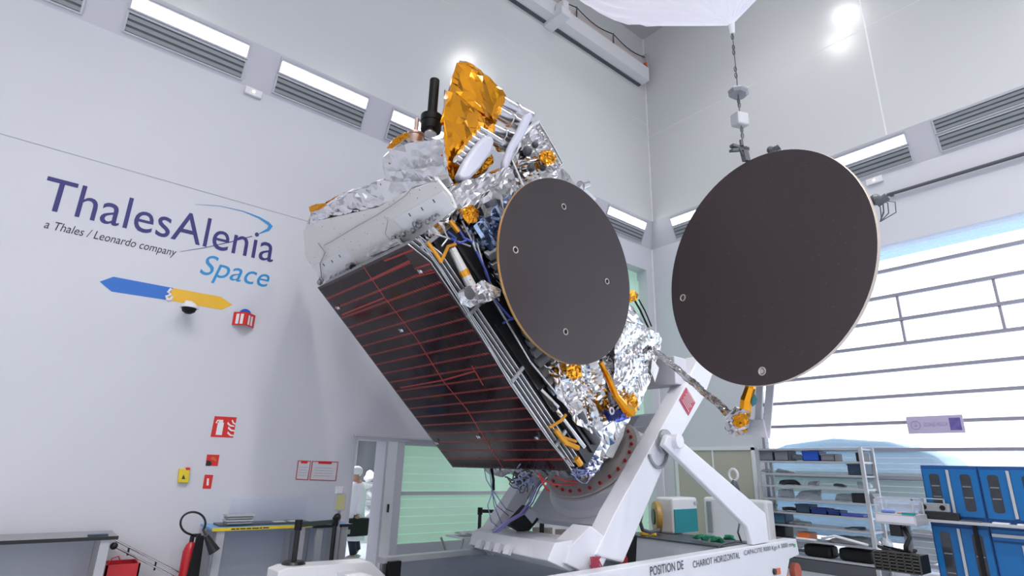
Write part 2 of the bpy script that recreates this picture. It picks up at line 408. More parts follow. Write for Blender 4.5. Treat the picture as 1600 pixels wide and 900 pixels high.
def soffit_vent(side, a0, a1, label, s0=0.12, s1=0.50, n=3):
    c = soffit_pt(side, (a0+a1)/2, (s0+s1)/2, 0); e = empty('air_vent', c, label, 'air vent', 'slatted air vents in the slanting soffit')
    frame_bars(side, a0, a1, s0, s1).build('vent_frame', M['frame'], e)
    sbox(MB(), side, a0, a1, s0, s1, 0.001, 0.004).build('backing', M['dark'], e)
    for k in range(n):
        q = s0+(s1-s0)*(k+0.12)/n
        sbox(MB(), side, a0, a1, q, q+(s1-s0)*0.62/n, 0.006, 0.02).build('slat', M['slat'], e)
    return e
mods = [(-0.2, 1.5, 'above the word mark, leftmost in full view'), (2.06, 3.72, 'second in full view from the left'), (4.28, 5.95, 'third, partly behind the black antenna'),
        (10.8, 12.4, 'last one before the corner of the hall')]
for a0, a1, t in mods:
    soffit_lamp('left', a0, a1, 'strip light in the left wall soffit, '+t)
    soffit_vent('left', a0, a1, 'slatted vent, left wall soffit, '+t)
soffit_vent('left', -2.4, -0.76, 'slatted vent at the top left corner of the picture')
for a0, a1, t in ((6.95, 8.6, 'next to the corner of the hall'), (2.85, 4.5, 'right of the large dark reflector')):
    soffit_lamp('right', a0, a1, 'strip light in the right wall soffit, '+t)
    soffit_vent('right', a0, a1, 'slatted vent, right wall soffit, '+t)
soffit_vent('right', 0.68, 2.33, 'upper one of the two stacked vents at the right edge', s0=0.60, s1=0.93)
soffit_vent('right', 0.68, 2.33, 'lower one of the two stacked vents at the right edge')
for k in range(5):  # lamps added out of view to bring more light to the lower walls
    soffit_lamp('right', -1.6-2.15*k-0.3, -0.25-2.15*k-0.3, 'added strip light in the right wall soffit, unseen beyond the right edge of the picture')
# round high bay lamps just below the ceiling; two of them mirror in the glossy upper walls
def mirror_lamp(px, py, axis, val, z):
    P = onp(px, py, axis, val); d = P-CAM; d[axis] *= -1; return P+d*((z-P[2])/d[2])
ZL = 14.6
spots = [mirror_lamp(722, 98, 1, YU, ZL), mirror_lamp(1322, 22, 0, XU, ZL)]
for x in (-4.5, 1.0, 6.0):
    for y in (-7.0, -3.5, 0.0):
        p = V(x, y, ZL)
        if all(np.linalg.norm(p-q) > 2.0 for q in spots): spots.append(p)
for i, p in enumerate(spots):
    e = empty('high_bay_lamp', p, 'round high bay lamp hanging under the hall ceiling', 'lamp', 'round high bay lamps under the ceiling')
    MB().lathe(p+V(0, 0, 0.02), (0, 0, 1), [(0.40, 0), (0.38, 0.08), (0.16, 0.22), (0.10, 0.48)]).build('lamp_shade', M['lgrey'], e, smooth=True)
    MB().cyl(p, p+V(0, 0, 0.02), 0.34, n=32).build('lamp_glass', M['lamp'], e)
    ld = bpy.data.lights.new('high_bay_bulb', 'AREA'); ld.shape = 'DISK'; ld.size = 0.66; ld.energy = HIGHBAY_W*(0.22 if i < 2 else 1.15); ld.color = (1, 0.985, 0.97); ld.spread = math.radians(125)
    lo = bpy.data.objects.new('high_bay_bulb', ld); COL.objects.link(lo); lo.location = tuple(p-V(0, 0, 0.03))

# crane runway beam high on the left wall
e = empty('crane_rail', (9, YU-0.25, 13.2), 'white crane runway beam running high along the left wall', 'crane rail')
MB().bx(XN, 12.35, 8.82, YU, 13.16, 13.62).build('beam', M['white'], e)
w = MB().bx(XN, 12.45, 8.98, YU, 13.62, 14.02); w.build('upper_rail', M['flange'], e)
MB().bx(XN, 12.42, 8.92, 8.98, 13.60, 13.64).build('dark_groove', M['dark'], e)
MB().bx(XN, 12.3, 9.10, 9.2, 13.13, 13.16).build('underside_strip', M['dgrey'], e)
w = MB().bx(8.30, 8.62, 8.50, 9.2, 13.02, 13.25); w.bx(8.36, 8.56, 8.5, 8.8, 13.25, 13.5); w.build('bracket', M['white'], e, bevel=0.01)
w = MB()
for k in range(4):
    x0, x1 = 6.2+k*1.55, 7.75+k*1.55
    w.tube([(x0+(x1-x0)*t, 8.93, 14.10-0.14*math.sin(math.pi*t)) for t in np.linspace(0, 1, 9)], 0.014)
w.build('festoon_cable', M['blackm'], e)
w = MB()
for k in range(5): x = 6.2+k*1.55; w.cyl((x, 8.93, 13.7), (x, 8.93, 14.12), 0.018)
w.build('cable_hanger', M['dgrey'], e)
MB().bx(12.33, 12.42, 8.86, 9.05, 13.55, 14.2).build('end_stop', M['lgrey'], e)
MB().bx(12.24, 12.32, 8.84, 8.97, 13.66, 13.80).build('orange_buffer', M['orange'], e)
# thin pipe above the big window
w = MB().cyl((XR-0.08, WY0, 7.43), (XR-0.08, 3.4, 7.43), 0.035); w.bx(XR-0.08, XR, 3.3, 3.36, 7.40, 7.46)
w.build('wall_pipe', M['dgrey'], label='thin dark horizontal pipe on the right wall above the big window', cat='pipe')
for p, ax, lb in ((lw(395, 146), 0, 'small white emergency light under the left wall soffit'), (rw(1367, 283), 1, 'small white emergency light under the right wall soffit')):
    e = empty('emergency_light', p, lb, 'emergency light', 'emergency lights')
    if ax == 0: w = MB().bx(p[0]-0.14, p[0]+0.14, YL-0.06, YL, p[2]-0.07, p[2]+0.07); q = MB().ball((p[0], YL-0.065, p[2]), 0.022)
    else: w = MB().bx(XR-0.06, XR, p[1]-0.16, p[1]+0.16, p[2]-0.07, p[2]+0.07); q = MB().ball((XR-0.065, p[1], p[2]), 0.022)
    w.build('housing', M['white'], e, bevel=0.01); q.build('indicator', M['ledw'], e)

# ------------------------------------------------------------------ big translucent window door in the right wall
zb_ = [0.24, 0.75, 1.25, 1.75, 2.27, 2.78, 3.29, 3.80, 4.31, 4.80, 5.31, 5.86]
w = MB()
for z in zb_: w.bx(XR+0.06, XR+0.15, WY0, WY1, z-0.030, z+0.030)
for z0, z1 in ((4.31, 4.80), (4.80, 5.31)):
    for k in range(-5, 3): y = 2.06+1.55*k; w.bx(XR+0.08, XR+0.14, y-0.022, y+0.022, z0, z1)
w.bx(XR+0.05, XR+0.2, WY1-0.06, WY1, WZ0, WZ1)
w = struct(w, 'window_1', mat('window_bar', (0.30, 0.29, 0.35), 0.4))
g = MB().bx(XR+0.10, XR+0.104, WY0, WY1, WZ0, WZ1)
g = g.build('window_pane', M['pane'], w)
rib = MB()
for k in range(60):
    z = WZ0+0.105*k
    if all(abs(z-q) > 0.05 for q in zb_) and not 4.3 < z < 5.3 and z < WZ1: rib.bx(XR+0.106, XR+0.110, WY0, WY1, z-0.004, z+0.004)
rib.build('pane_rib', M['acryl'], w)
struct(MB().bx(XR+0.3, 60, -40, 30, -0.06, -0.02), 'ground_outside', M['outg'])
# rounded pale blue vehicle outside, seen blurred through the panes
e = empty('parked_van', (16.5, 6.0, 0), 'pale blue rounded vehicle with a green band outside the frosted window', 'van')
pr = [(0.2, 0.0), (0.2, 1.5), (0.5, 1.9), (1.4, 2.20), (2.6, 2.30), (3.8, 2.16), (4.55, 1.9), (4.85, 1.5), (4.9, 0.4), (4.6, 0.0)]
MB().prism([V(15.4, 3.6+a, 0.35+b) for a, b in pr], (1.9, 0, 0)).build('bodywork', M['vanb'], e, bevel=0.12, smooth='auto')
MB().bx(15.38, 15.41, 3.75, 8.4, 1.35, 1.85).build('window_band', M['vang'], e)
w = MB()
for y in (4.6, 7.4): w.cyl((15.35, y, 0.36), (15.65, y, 0.36), 0.36)
w.build('wheels', M['blackm'], e)
MB().bx(13.4, 16.2, -20, 12, 7.15, 7.35).build('canopy', mat('cyan_canopy', (0.50, 0.72, 0.80), 0.5), label='pale cyan canopy outside, above the top of the frosted window', cat='canopy')
for yy in (-19, 11): MB().bx(15.9, 16.1, yy, yy+0.2, -0.02, 7.15).build('canopy_post', M['lgrey'], label='post carrying the canopy outside, out of view', cat='post', group='canopy posts')
# zone sign hanging in front of the window
a, b, c = rw(1415, 651, 0.06), rw(1503, 648, 0.06), rw(1418, 678, 0.06)
y0, y1, z1, z0 = a[1], b[1], (a[2]+b[2])/2, c[2]; X = XR-0.06
e = empty('hanging_sign', (X, (y0+y1)/2, z0), 'small lilac sign with a round symbol fixed to a bar of the bright window', 'sign')
MB().bx(X, X+0.02, y1, y0, z0, z1).build('sign_board', mat('lilac_board', (0.52, 0.45, 0.62), 0.5), e)
for yy in (y0-0.1, y1+0.1): MB().bx(X+0.02, XR+0.09, yy-0.01, yy+0.01, 2.77, 2.79).build('mounting_clip', M['steel'], e)
hh = z1-z0; faint = mat('faint_violet', (0.36, 0.30, 0.50), 0.5)
w = MB(); cc = V(X-0.002, y0-0.14, z0+hh*0.5)
w.tube([cc+V(0, 0.075*math.cos(t), 0.075*math.sin(t)) for t in np.linspace(0, 2*math.pi, 25)], 0.005, n=5)
w.tube([cc+V(0, 0, 0.05), cc+V(0, 0, -0.03)], 0.004, n=5); w.tube([cc+V(0, 0.03, 0), cc+V(0, 0, -0.035), cc+V(0, -0.03, 0)], 0.004, n=5)
w.build('round_symbol', faint, e)
text('ZONE MECA', (X, y0-0.27, z0+hh*0.40), (X, y0-0.65, z0+hh*0.40), (X, y0-0.27, z0+hh*0.62), 'sign_lettering', faint, e)
MB().bx(X-0.004, X, y1+0.04, y1+0.21, z0+0.05, z1-0.05).build('sign_picture', mat('picture_blue', (0.14, 0.11, 0.34), 0.4, noise=(8, 0.6)), e)

# beige double door in the right wall, near the corner
w = MB(); w.bx(XR-0.05, XR, 6.93, 7.0, 0, 2.33); w.bx(XR-0.05, XR, 9.0, 9.08, 0, 2.33); w.bx(XR-0.05, XR, 6.93, 9.08, 2.27, 2.35)
w.bx(XR-0.04, XR, 7.98, 8.02, 0, 2.27)
d1 = struct(w, 'door_1', M['white'])
MB().bx(XR-0.02, XR, 7.0, 7.98, 0.02, 2.27).build('door_leaf', M['beige'], d1); MB().bx(XR-0.02, XR, 8.02, 9.0, 0.02, 2.27).build('door_leaf', M['beige'], d1)
# doorway, sliding leaf and lintel in the left wall
w = MB(); w.bx(DX0-0.0, DX0+0.03, YL-0.01, YL+0.36, 0, DZ); w.bx(DX1-0.02, DX1+0.02, YL-0.02, YL+0.36, 0, DZ); w.bx(DX0, SX0+0.1, YL-0.03, YL+0.3, DZ, DZ+0.06)
d2 = struct(w, 'door_2', M['soffit'])
MB().bx(DX1+0.02, DX1+0.20, YL-0.05, YL+0.02, 0, DZ).build('sliding_leaf', M['white'], d2, bevel=0.008)
MB().bx(DX1+0.20, SX0, YL-0.02, YL+0.05, 0, DZ).build('door_post', M['soffit'], d2, bevel=0.008)
MB().bx(DX1+0.09, DX1+0.12, YL-0.07, YL-0.05, 0.95, 1.08).build('door_handle', M['black'], d2)
struct(MB().bx(DX0-0.05, SX0+1.0, YL-0.06, YL, DZ+0.05, DZ+0.11), 'trim_9', M['soffit'], bevel=0.015)
# low green shutter
def shutter(x0, x1, z0, z1, y, pitch, name, bar=None):
    w = MB(); n = int((z1-z0)/pitch)
    for k in range(n): w.bx(x0, x1, y, y+0.06, z0+k*pitch, z0+(k+1)*pitch-0.016)
    w.bx(x0, x1, y+0.045, y+0.06, z0, z1)
    d = struct(w, name, M['shut'])
    if bar is not None: MB().bx(x0, x1, y-0.03, y, bar-0.03, bar+0.03).build('cross_bar', M['frame'], d)
    return d
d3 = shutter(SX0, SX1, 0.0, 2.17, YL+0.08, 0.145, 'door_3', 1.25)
MB().bx(SX0, SX1, YL+0.0, YL+0.1, 2.08, 2.17).build('top_rail', M['frame'], d3)
MB().bx(SX0, SX1, YL-0.01, YL+0.08, 0.0, 0.42).build('kick_plate', M['frame'], d3)
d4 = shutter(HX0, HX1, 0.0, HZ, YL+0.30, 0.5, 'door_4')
# ------------------------------------------------------------------ corridor behind the doorway
struct(MB().bx(2.0, 2.1, YL+0.35, 16, 0, 3), 'wall_corridor_left', M['wall_low'])
struct(MB().bx(2.0, 9.5, 15.9, 16, 0, 3), 'wall_corridor_end', M['wall_low'])
struct(MB().bx(9.5, 9.6, YL+0.35, 16, 0, 3), 'wall_corridor_right', M['wall_low'])
struct(MB().bx(2.0, 9.6, YL+0.35, 16, 3, 3.1), 'ceiling_corridor', M['ceil'])
MB().bx(4.2, 6.4, 12.0, 12.9, 2.96, 3.0).build('ceiling_light', M['tube'], label='unseen flat ceiling light added to brighten the corridor behind the doorway', cat='ceiling light')  # unseen glowing panel, added because the corridor needs light
p = onp(586, 765, 1, 14.0)
e = empty('equipment_rack', (p[0]+0.1, 14.2, 0), 'tall dark glazed cabinet at the end of the corridor', 'cabinet')
w = MB().bx(p[0]-0.35, p[0]+0.75, 14.0, 14.5, 1.3, 2.6); w.build('cabinet_body', M['dgrey'], e)
MB().bx(p[0]-0.28, p[0]+0.6, 13.98, 14.0, 2.35, 2.42).build('handle_rail', M['white'], e)
MB().bx(p[0]-0.35, p[0]+0.75, 14.0, 14.5, 0, 1.3).build('cabinet_base', M['lgrey'], e)
for k, (x, y, r) in enumerate(((578, 745, 0.16), (596, 752, 0.2), (580, 770, 0.17), (592, 790, 0.2), (575, 800, 0.15), (590, 825, 0.16))):
    q = onp(x, y, 1, 13.2)
    MB().bx(q[0]-0.24, q[0]+0.24, 13.0, 13.5, 0 if k in (4, 5) else q[2]-r-0.02, q[2]-r*0.97).build('trolley_shelf', M['lgrey'], label='light shelf board carrying a white bundle in the corridor', cat='shelf', group='shelf boards in the corridor')
    foil([q+r*nrm(_rng.randn(3)) for _ in range(14)], 0.02, 0.06, 4, 40+k).build('wrapped_bundle', M['coat'],
        label='white wrapped bundle stacked in the corridor beyond the doorway', cat='bundle', group='white wrapped bundles in the corridor')

# ================================================================== WALL GRAPHICS ON THE LEFT WALL
e = empty('wall_lettering', lw(250, 360), 'large dark blue company word mark with a cyan swoosh on the left wall', 'wall lettering')
def onz(x, z): return V(x, YL, z)
xa, xb = lw(73, 282)[0], lw(426, 408)[0]
text('ThalesAlenia', onz(xa, 4.91), onz(xb, 4.91), onz(xa, 5.40), 'word', M['navy'], e)
p, q = lw(312, 425), lw(421, 437)
text('Space', onz(p[0], 4.36), onz(q[0], 4.36), onz(p[0], 4.80), 'word', M['cyan'], e, shear=0.25)
p, q = lw(70, 350), lw(275, 398)
text('a Thales / Leonardo company', onz(p[0], 4.62), onz(q[0], 4.62), onz(p[0], 4.78), 'small_line', M['ink'], e, shear=0.2)
def ribbon(px, ws, m, name):
    P = [lw(x, y, 0.005) for x, y in px]; mb = MB(); vs = []
    for i, p in enumerate(P):
        d = nrm(P[min(i+1, len(P)-1)]-P[max(i-1, 0)]); n = np.cross(d, V(0, 1, 0)); vs += [p+n*ws[i]/2, p-n*ws[i]/2]
    mb.add(vs, [(2*i, 2*i+2, 2*i+3, 2*i+1) for i in range(len(P)-1)]); return mb.build(name, m, e)
ribbon([(305, 319), (345, 322), (380, 330), (405, 340), (419, 349), (423, 353), (419, 359), (403, 366)], [0.004, 0.008, 0.014, 0.03, 0.055, 0.07, 0.05, 0.008], M['cyan'], 'swoosh')
ribbon([(282, 393), (320, 387), (360, 378), (394, 369)], [0.004, 0.01, 0.014, 0.012], M['navy'], 'swoosh_tail')
e = empty('direction_banner', lw(260, 455), 'blue and yellow double arrow sticker on the left wall', 'wall sticker')
f5 = lambda pts: [lw(x/3, 250+y/3, 0.004) for x, y in pts]
MB().prism(f5([(467, 570), (532, 547), (812, 600), (782, 656), (522, 616)]), (0, 0.003, 0)).build('blue_half', M['ablue'], e)
MB().prism(f5([(812, 600), (1035, 641), (1089, 678), (1040, 702), (782, 656)]), (0, 0.003, 0)).build('yellow_half', M['ayel'], e)
w = MB(); w.tube([lw(x/3, 250+y/3, 0.008) for x, y in ((803, 604), (788, 620), (800, 632), (780, 640), (785, 655), (800, 655), (808, 640))], 0.022, n=6)
w.build('link_mark', M['whitep'], e)

# dome camera and red alarm box on the wall
p = lw(291, 484); e = empty('dome_camera', p, 'white dome security camera on the left wall below the arrow sticker', 'security camera')
w = MB().bx(p[0]-0.05, p[0]+0.05, YL-0.1, YL, p[2]+0.0, p[2]+0.12); w.cyl((p[0], YL-0.05, p[2]+0.03), (p[0], YL-0.24, p[2]+0.03), 0.035); w.build('wall_arm', M['white'], e)
c = V(p[0], YL-0.22, p[2]-0.02)
MB().lathe(c, (0, 0, 1), [(0.0, 0.09), (0.06, 0.085), (0.12, 0.03), (0.125, 0.0), (0.0, 0.0)]).build('housing', M['white'], e, smooth='auto')
MB().lathe(c, (0, 0, 1), [(0.10, 0.0), (0.085, -0.05), (0.04, -0.08), (0.0, -0.085)]).build('dome', M['blackm'], e, smooth=True)
p = lw(380, 501); e = empty('alarm_sign', p, 'projecting red and white folded sign beside the dome camera', 'sign')
w = MB().box(p+V(-0.16, -0.02, -0.10), (0.16, -0.14, 0), (0.004, 0.004, 0), (0, 0, 0.21)); w.box(p+V(0.0, -0.16, -0.10), (0.16, 0.14, 0), (0.004, -0.004, 0), (0, 0, 0.21)); w.build('folded_plate', M['red'], e)
w = MB()
for k in (0.22, 0.55):
    w.box(p+V(-0.16, -0.028, -0.08)+V(0.16, -0.14, 0)*k, V(0.16, -0.14, 0)*0.22, (0.002, 0.002, 0), (0, 0, 0.16))
    w.box(p+V(0.0, -0.17, -0.08)+V(0.16, 0.14, 0)*k, V(0.16, 0.14, 0)*0.2, (0.002, 0.002, 0), (0, 0, 0.15))
w.build('white_symbol', M['whitep'], e)
MB().cyl(p+V(0.0, -0.01, 0.09), p+V(0.0, -0.06, 0.09), 0.09).build('blue_lamp', M['bbin'], e)
# fire signs
def wquad(px, off=0.004): return [lw(x, y, off) for x, y in px]
def f3(pts, off=0.006): return [lw(x/3.019, 620+y/3.019, off) for x, y in pts]
e = empty('fire_sign', lw(350, 667), 'large red and white fire extinguisher sign on the left wall', 'sign')
MB().prism(f3([(1013, 91), (1117, 97), (1100, 193), (993, 189)], 0.004), (0, 0.003, 0)).build('sign_plate', M['red'], e)
w = MB().prism(f3([(1028, 122), (1057, 122), (1046, 181), (1017, 179)]), (0, 0.002, 0)); w.prism(f3([(1034, 108), (1054, 109), (1051, 122), (1031, 121)]), (0, 0.002, 0))
w.prism(f3([(1017, 122), (1026, 108), (1036, 108), (1034, 113), (1027, 115), (1022, 126)]), (0, 0.002, 0))
w.build('extinguisher_symbol', M['whitep'], e)
w = MB()
for dx, dy, s in ((0, 0, 1), (3, 22, 1), (0, 45, 0.9)):
    w.prism(f3([(1075+dx, 118+dy), (1088+dx, 132+dy), (1104+dx, 136+dy), (1106+dx, 142+dy), (1086+dx, 140+dy), (1072+dx, 128+dy)]), (0, 0.002, 0))
w.prism(f3([(1098, 108), (1104, 122), (1112, 126), (1110, 132), (1098, 126), (1093, 112)]), (0, 0.002, 0))
w.build('flame_symbol', M['whitep'], e)
e = empty('fire_alarm_sign', lw(332, 719), 'small square red sign with dark corner below the extinguisher sign', 'sign')
MB().prism(f3([(977, 272), (1036, 274), (1027, 327), (969, 325)], 0.004), (0, 0.003, 0)).build('sign_plate', M['red'], e)
MB().prism(f3([(975, 300), (994, 303), (1000, 318), (990, 326), (970, 325)]), (0, 0.002, 0)).build('hand_symbol', M['black'], e)
MB().prism(f3([(998, 283), (1012, 284), (1022, 300), (1018, 306), (1006, 298), (996, 296)]), (0, 0.002, 0)).build('flame_symbol', M['orange'], e)
e = empty('extinguisher_label', lw(324, 752), 'narrow upright red label, lowest of the fire signs', 'sign')
MB().prism(f3([(966, 367), (1006, 369), (995, 434), (955, 433)], 0.004), (0, 0.003, 0)).build('sign_plate', M['red'], e)
MB().prism(f3([(977, 385), (986, 385), (984, 418), (974, 418)]), (0, 0.002, 0)).build('extinguisher_symbol', M['whitep'], e)
e = empty('break_glass_box', lw(286, 742), 'yellow wall box with a small red tab left of the fire labels', 'wall box')
q = f3([(843, 338), (893, 342), (886, 406), (835, 404)], 0.0)
MB().prism([V(a[0], YL-0.06, a[2]) for a in q], (0, 0.06, 0)).build('housing', M['yellow'], e, bevel=0.012)
a = f3([(886, 334), (894, 342)], 0.0)[0]; MB().bx(a[0]-0.03, a[0]+0.02, YL-0.065, YL, a[2]-0.03, a[2]).build('red_tab', M['red'], e)
MB().prism(f3([(866, 366), (874, 388), (856, 388)], 0.063), (0, 0.002, 0)).build('warning_triangle', M['ink'], e)
for nm, q, lb in (('evacuation_sheet', [(1405, 300), (1468, 302), (1454, 394), (1394, 391)], 'narrow red framed instruction sheet, left one of two on the wall'),
                  ('evacuation_plan', [(1472, 302), (1597, 306), (1586, 398), (1460, 394)], 'wide red framed floor plan, right one of two on the wall')):
    e = empty(nm, f3([q[0]])[0], lb, 'notice')
    MB().prism(f3(q, 0.004), (0, 0.003, 0)).build('red_border', mat('border_red', (0.50, 0.12, 0.13), 0.5), e)
    c = np.mean(q, 0); ins = [tuple(np.array(p)+(c-p)*np.array([5/abs(c[0]-p[0]), 5/abs(c[1]-p[1])])) for p in q]
    MB().prism(f3(ins, 0.006), (0, 0.002, 0)).build('paper', mat('printed_paper', (0.70, 0.68, 0.72), 0.6, noise=(28, 0.12)), e)
    t = [tuple(np.array(q[0])*0.75+np.array(q[1])*0.25), tuple(np.array(q[0])*0.25+np.array(q[1])*0.75)]
    MB().prism(f3([t[0], t[1], (t[1][0]-2, t[1][1]+13), (t[0][0]-2, t[0][1]+13)], 0.009), (0, 0.002, 0)).build('heading', M['red'], e)
    w = MB()
    for k in range(4):
        a = 0.32+0.15*k; l0 = np.array(ins[0])*(1-a)+np.array(ins[3])*a; l1 = np.array(ins[1])*(1-a)+np.array(ins[2])*a
        A, B = l0*0.9+l1*0.1, l0*0.15+l1*0.85
        w.prism(f3([tuple(A), tuple(B), (B[0], B[1]+2), (A[0], A[1]+2)], 0.009), (0, 0.002, 0))
    w.build('printed_lines', M['seam'], e)

# ================================================================== TABLES AND CLUTTER ALONG THE LEFT WALL
def table(name, x0, x1, y0, y1, z, top, edge, label, shelf=True):
    e = empty(name, ((x0+x1)/2, (y0+y1)/2, 0), label, 'table')
    MB().bx(x0, x1, y0+0.02, y1, z-0.03, z).build('tabletop', top, e, bevel=0.004)
    MB().bx(x0, x1, y0, y0+0.02, z-0.035, z+0.004).build('front_edge', edge, e)
    for x in (x0+0.12, x1-0.12):
        for y in (y0+0.06, y1-0.06):
            MB().bx(x-0.05, x+0.05, y-0.03, y+0.03, 0, z-0.03).build('leg', M['lgrey'], e, bevel=0.004)
    MB().bx(x0+0.17, x1-0.17, y1-0.10, y1-0.08, 0.08, z-0.04).build('back_panel', M['board'], e)
    return e
table('work_table', -2.2, 1.08, 8.72, 9.45, 0.83, M['grey'], M['black'], 'grey work table with black front edge at the left edge of the picture')
MB().bx(-0.9, -0.2, 8.95, 9.3, 0.832, 0.838).build('paper_sheet', M['whitep'], label='white paper lying on the table at the far left', cat='paper')
MB().bx(0.78, 0.98, 8.8, 8.9, 0.832, 0.85).build('pen_case', M['dbin'], label='small dark case at the right end of the left table', cat='case')
MB().bx(0.1, 0.62, 8.85, 9.3, 0.12, 0.20).build('white_box', M['white'], label='flat white box under the left work table', cat='box')
table('workbench', 2.12, 3.45, 8.75, 9.45, 0.87, M['bluet'], M['yellow'], 'workbench with a light blue top and a yellow taped front edge')
w = MB(); _x = 2.35
for wd_ in (0.05, 0.04, 0.07, 0.06, 0.09, 0.03, 0.08): w.bx(_x, _x+wd_, 8.745, 8.7485, 0.848, 0.862); _x += wd_+0.012
w.build('edge_print', M['ink'], label='row of small black print on the yellow edge of the workbench', cat='print')
table('side_table', 3.5, 4.12, 8.8, 9.45, 0.85, M['bluet'], M['black'], 'narrow table with a black front edge right of the yellow edged workbench')
MB().bx(2.25, 3.5, 8.95, 9.3, 0.875, 0.895).build('dark_tray', M['dgrey'], label='long dark grey tray lying on the light blue workbench', cat='tray')
for x in (3.0, 3.22): MB().bx(x, x+0.16, 9.0, 9.15, 0.897, 0.903).build('paper_sheet', M['whitep'], label='small white paper on the dark tray, '+('left one' if x < 3.1 else 'right one'), cat='paper')
for k in range(4): MB().bx(2.33-0.01*(k % 2), 2.66+0.008*k, 8.92, 9.14, 0.897+0.032*k, 0.921+0.032*k).build('document_tray', M['lgrey'] if k % 2 else M['grey'], bevel=0.004,
    label='flat grey tray in the stack on the workbench, '+['lowest', 'second from below', 'third from below', 'topmost'][k], cat='tray', group='stacked trays on the workbench')
e = empty('clear_screen', (3.0, 9.35, 0.87), 'clear acrylic sheet standing at the back of the workbench', 'screen')
MB().bx(2.45, 3.55, 9.35, 9.356, 0.89, 1.22).build('sheet', M['acryl'], e)
MB().bx(2.45, 3.55, 9.33, 9.376, 0.87, 0.89).build('foot_strip', M['lgrey'], e)
# fire extinguisher with hose loop
p = onp(301, 850, 1, 9.2); x = p[0]-0.02
e = empty('fire_extinguisher', (x, 9.2, 0), 'red fire extinguisher with a looping black hose beside the workbench', 'fire extinguisher')
MB().lathe((x, 9.2, 0.05), (0, 0, 1), [(0.0, 0), (0.08, 0), (0.085, 0.03), (0.085, 0.5), (0.06, 0.58), (0.03, 0.62), (0.0, 0.62)]).build('cylinder', M['redp'], e, smooth='auto')
w = MB().cyl((x, 9.2, 0.66), (x, 9.2, 0.74), 0.028); w.bx(x-0.02, x+0.10, 9.18, 9.22, 0.74, 0.77); w.build('valve', M['black'], e)
h = [onp(301.5+19.5*math.cos(t), 817.5+17.5*math.sin(t), 1, 9.15) for t in np.linspace(2.0, 6.9, 26)]+[onp(322, 837, 1, 8.9)]; h = [onp(306, 838, 1, 9.18)]+h
MB().tube(h, 0.014, n=8).build('hose', M['black'], e, smooth=True)
MB().cyl(onp(322, 837, 1, 8.68), onp(335, 862, 1, 8.66), 0.03, 0.07).build('horn', M['black'], e)
p = onp(312, 838, 1, 8.95); q = onp(300, 898, 1, 8.95)
MB().prism([p+V(-0.03, 0, 0.02), p+V(0.06, 0, 0), q+V(0.09, 0, -0.1), q+V(-0.06, 0, -0.1)], (0, 0.05, 0)).build('black_strap_bag', M['blackm'], bevel=0.01,
    label='narrow black strap hanging down in front of the red extinguisher', cat='strap')
# folded tripod ladder and red crate between the tables
p, q = onp(178, 853, 1, 9.3), onp(262, 900, 1, 9.3)
e = empty('folded_stand', (q[0], 9.3, 0), 'folded silver stand leaning on the wall behind the red crate', 'stand')
d = q-p; q2 = p+d*1.7; n_ = V(0.0, -0.0, 0.07)
for s in (0, 1): MB().cyl(p+n_*s, V(q2[0], 9.3, max(q2[2], 0.02))+n_*s, 0.014).build('tube', M['steel'], e)
w = MB()
for t in (0.25, 0.75, 1.2): c = p+d*t; w.cyl(c-V(0, 0, 0.02), c+n_+V(0, 0, 0.02), 0.012)
w.build('cross_rung', M['black'], e)
MB().ball(p, 0.045).build('end_knob', M['black'], e)
p = onp(192, 888, 1, 9.0)
e = empty('red_crate', (p[0], 9.1, 0), 'open red crate on the floor between the two tables', 'crate')
w = MB(); x0, x1 = onp(166, 885, 1, 9.0)[0], onp(219, 885, 1, 9.0)[0]; zt = onp(190, 882, 1, 9.0)[2]
w.bx(x0, x1, 9.0, 9.02, 0.02, zt); w.bx(x0, x1, 9.38, 9.4, 0.02, zt); w.bx(x0, x0+0.02, 9.0, 9.4, 0.02, zt); w.bx(x1-0.02, x1, 9.0, 9.4, 0.02, zt); w.bx(x0, x1, 9.0, 9.4, 0.0, 0.03)
w.build('crate_body', M['redp'], e)
MB().tube([(x0+0.02, 9.05, zt), (x0+0.05, 9.05, zt+0.07), (x1-0.25, 9.05, zt+0.09), (x1-0.2, 9.05, zt)], 0.008).build('handle', M['redp'], e)
# information stand by the doorway
p = onp(532, 790, 1, 8.72); top = onp(532, 763, 1, 8.72)[2]
e = empty('sign_stand', (p[0], 8.72, 0), 'slim stand holding a small yellow framed notice left of the doorway', 'sign stand')
MB().bx(p[0]-0.02, p[0]+0.02, 8.72, 8.76, 0, top).build('post', M['lgrey'], e)
a, b = onp(524, 771, 1, 8.70), onp(538, 798, 1, 8.70)
MB().bx(a[0], b[0], 8.68, 8.70, b[2], a[2]).build('notice_frame', M['frame'], e)
MB().bx(a[0]+0.02, b[0]-0.02, 8.67, 8.68, b[2]+0.02, a[2]-0.02).build('yellow_notice', mat('pale_yellow', (0.62, 0.60, 0.30), 0.5), e)
a, b = onp(525, 760, 1, 8.70), onp(534, 771, 1, 8.70); MB().bx(a[0], b[0], 8.66, 8.72, b[2], a[2]).build('dispenser_box', M['white'], e, bevel=0.005)
MB().ball(onp(527, 808, 1, 8.68), 0.055).build('clamp_knob', M['black'], e)

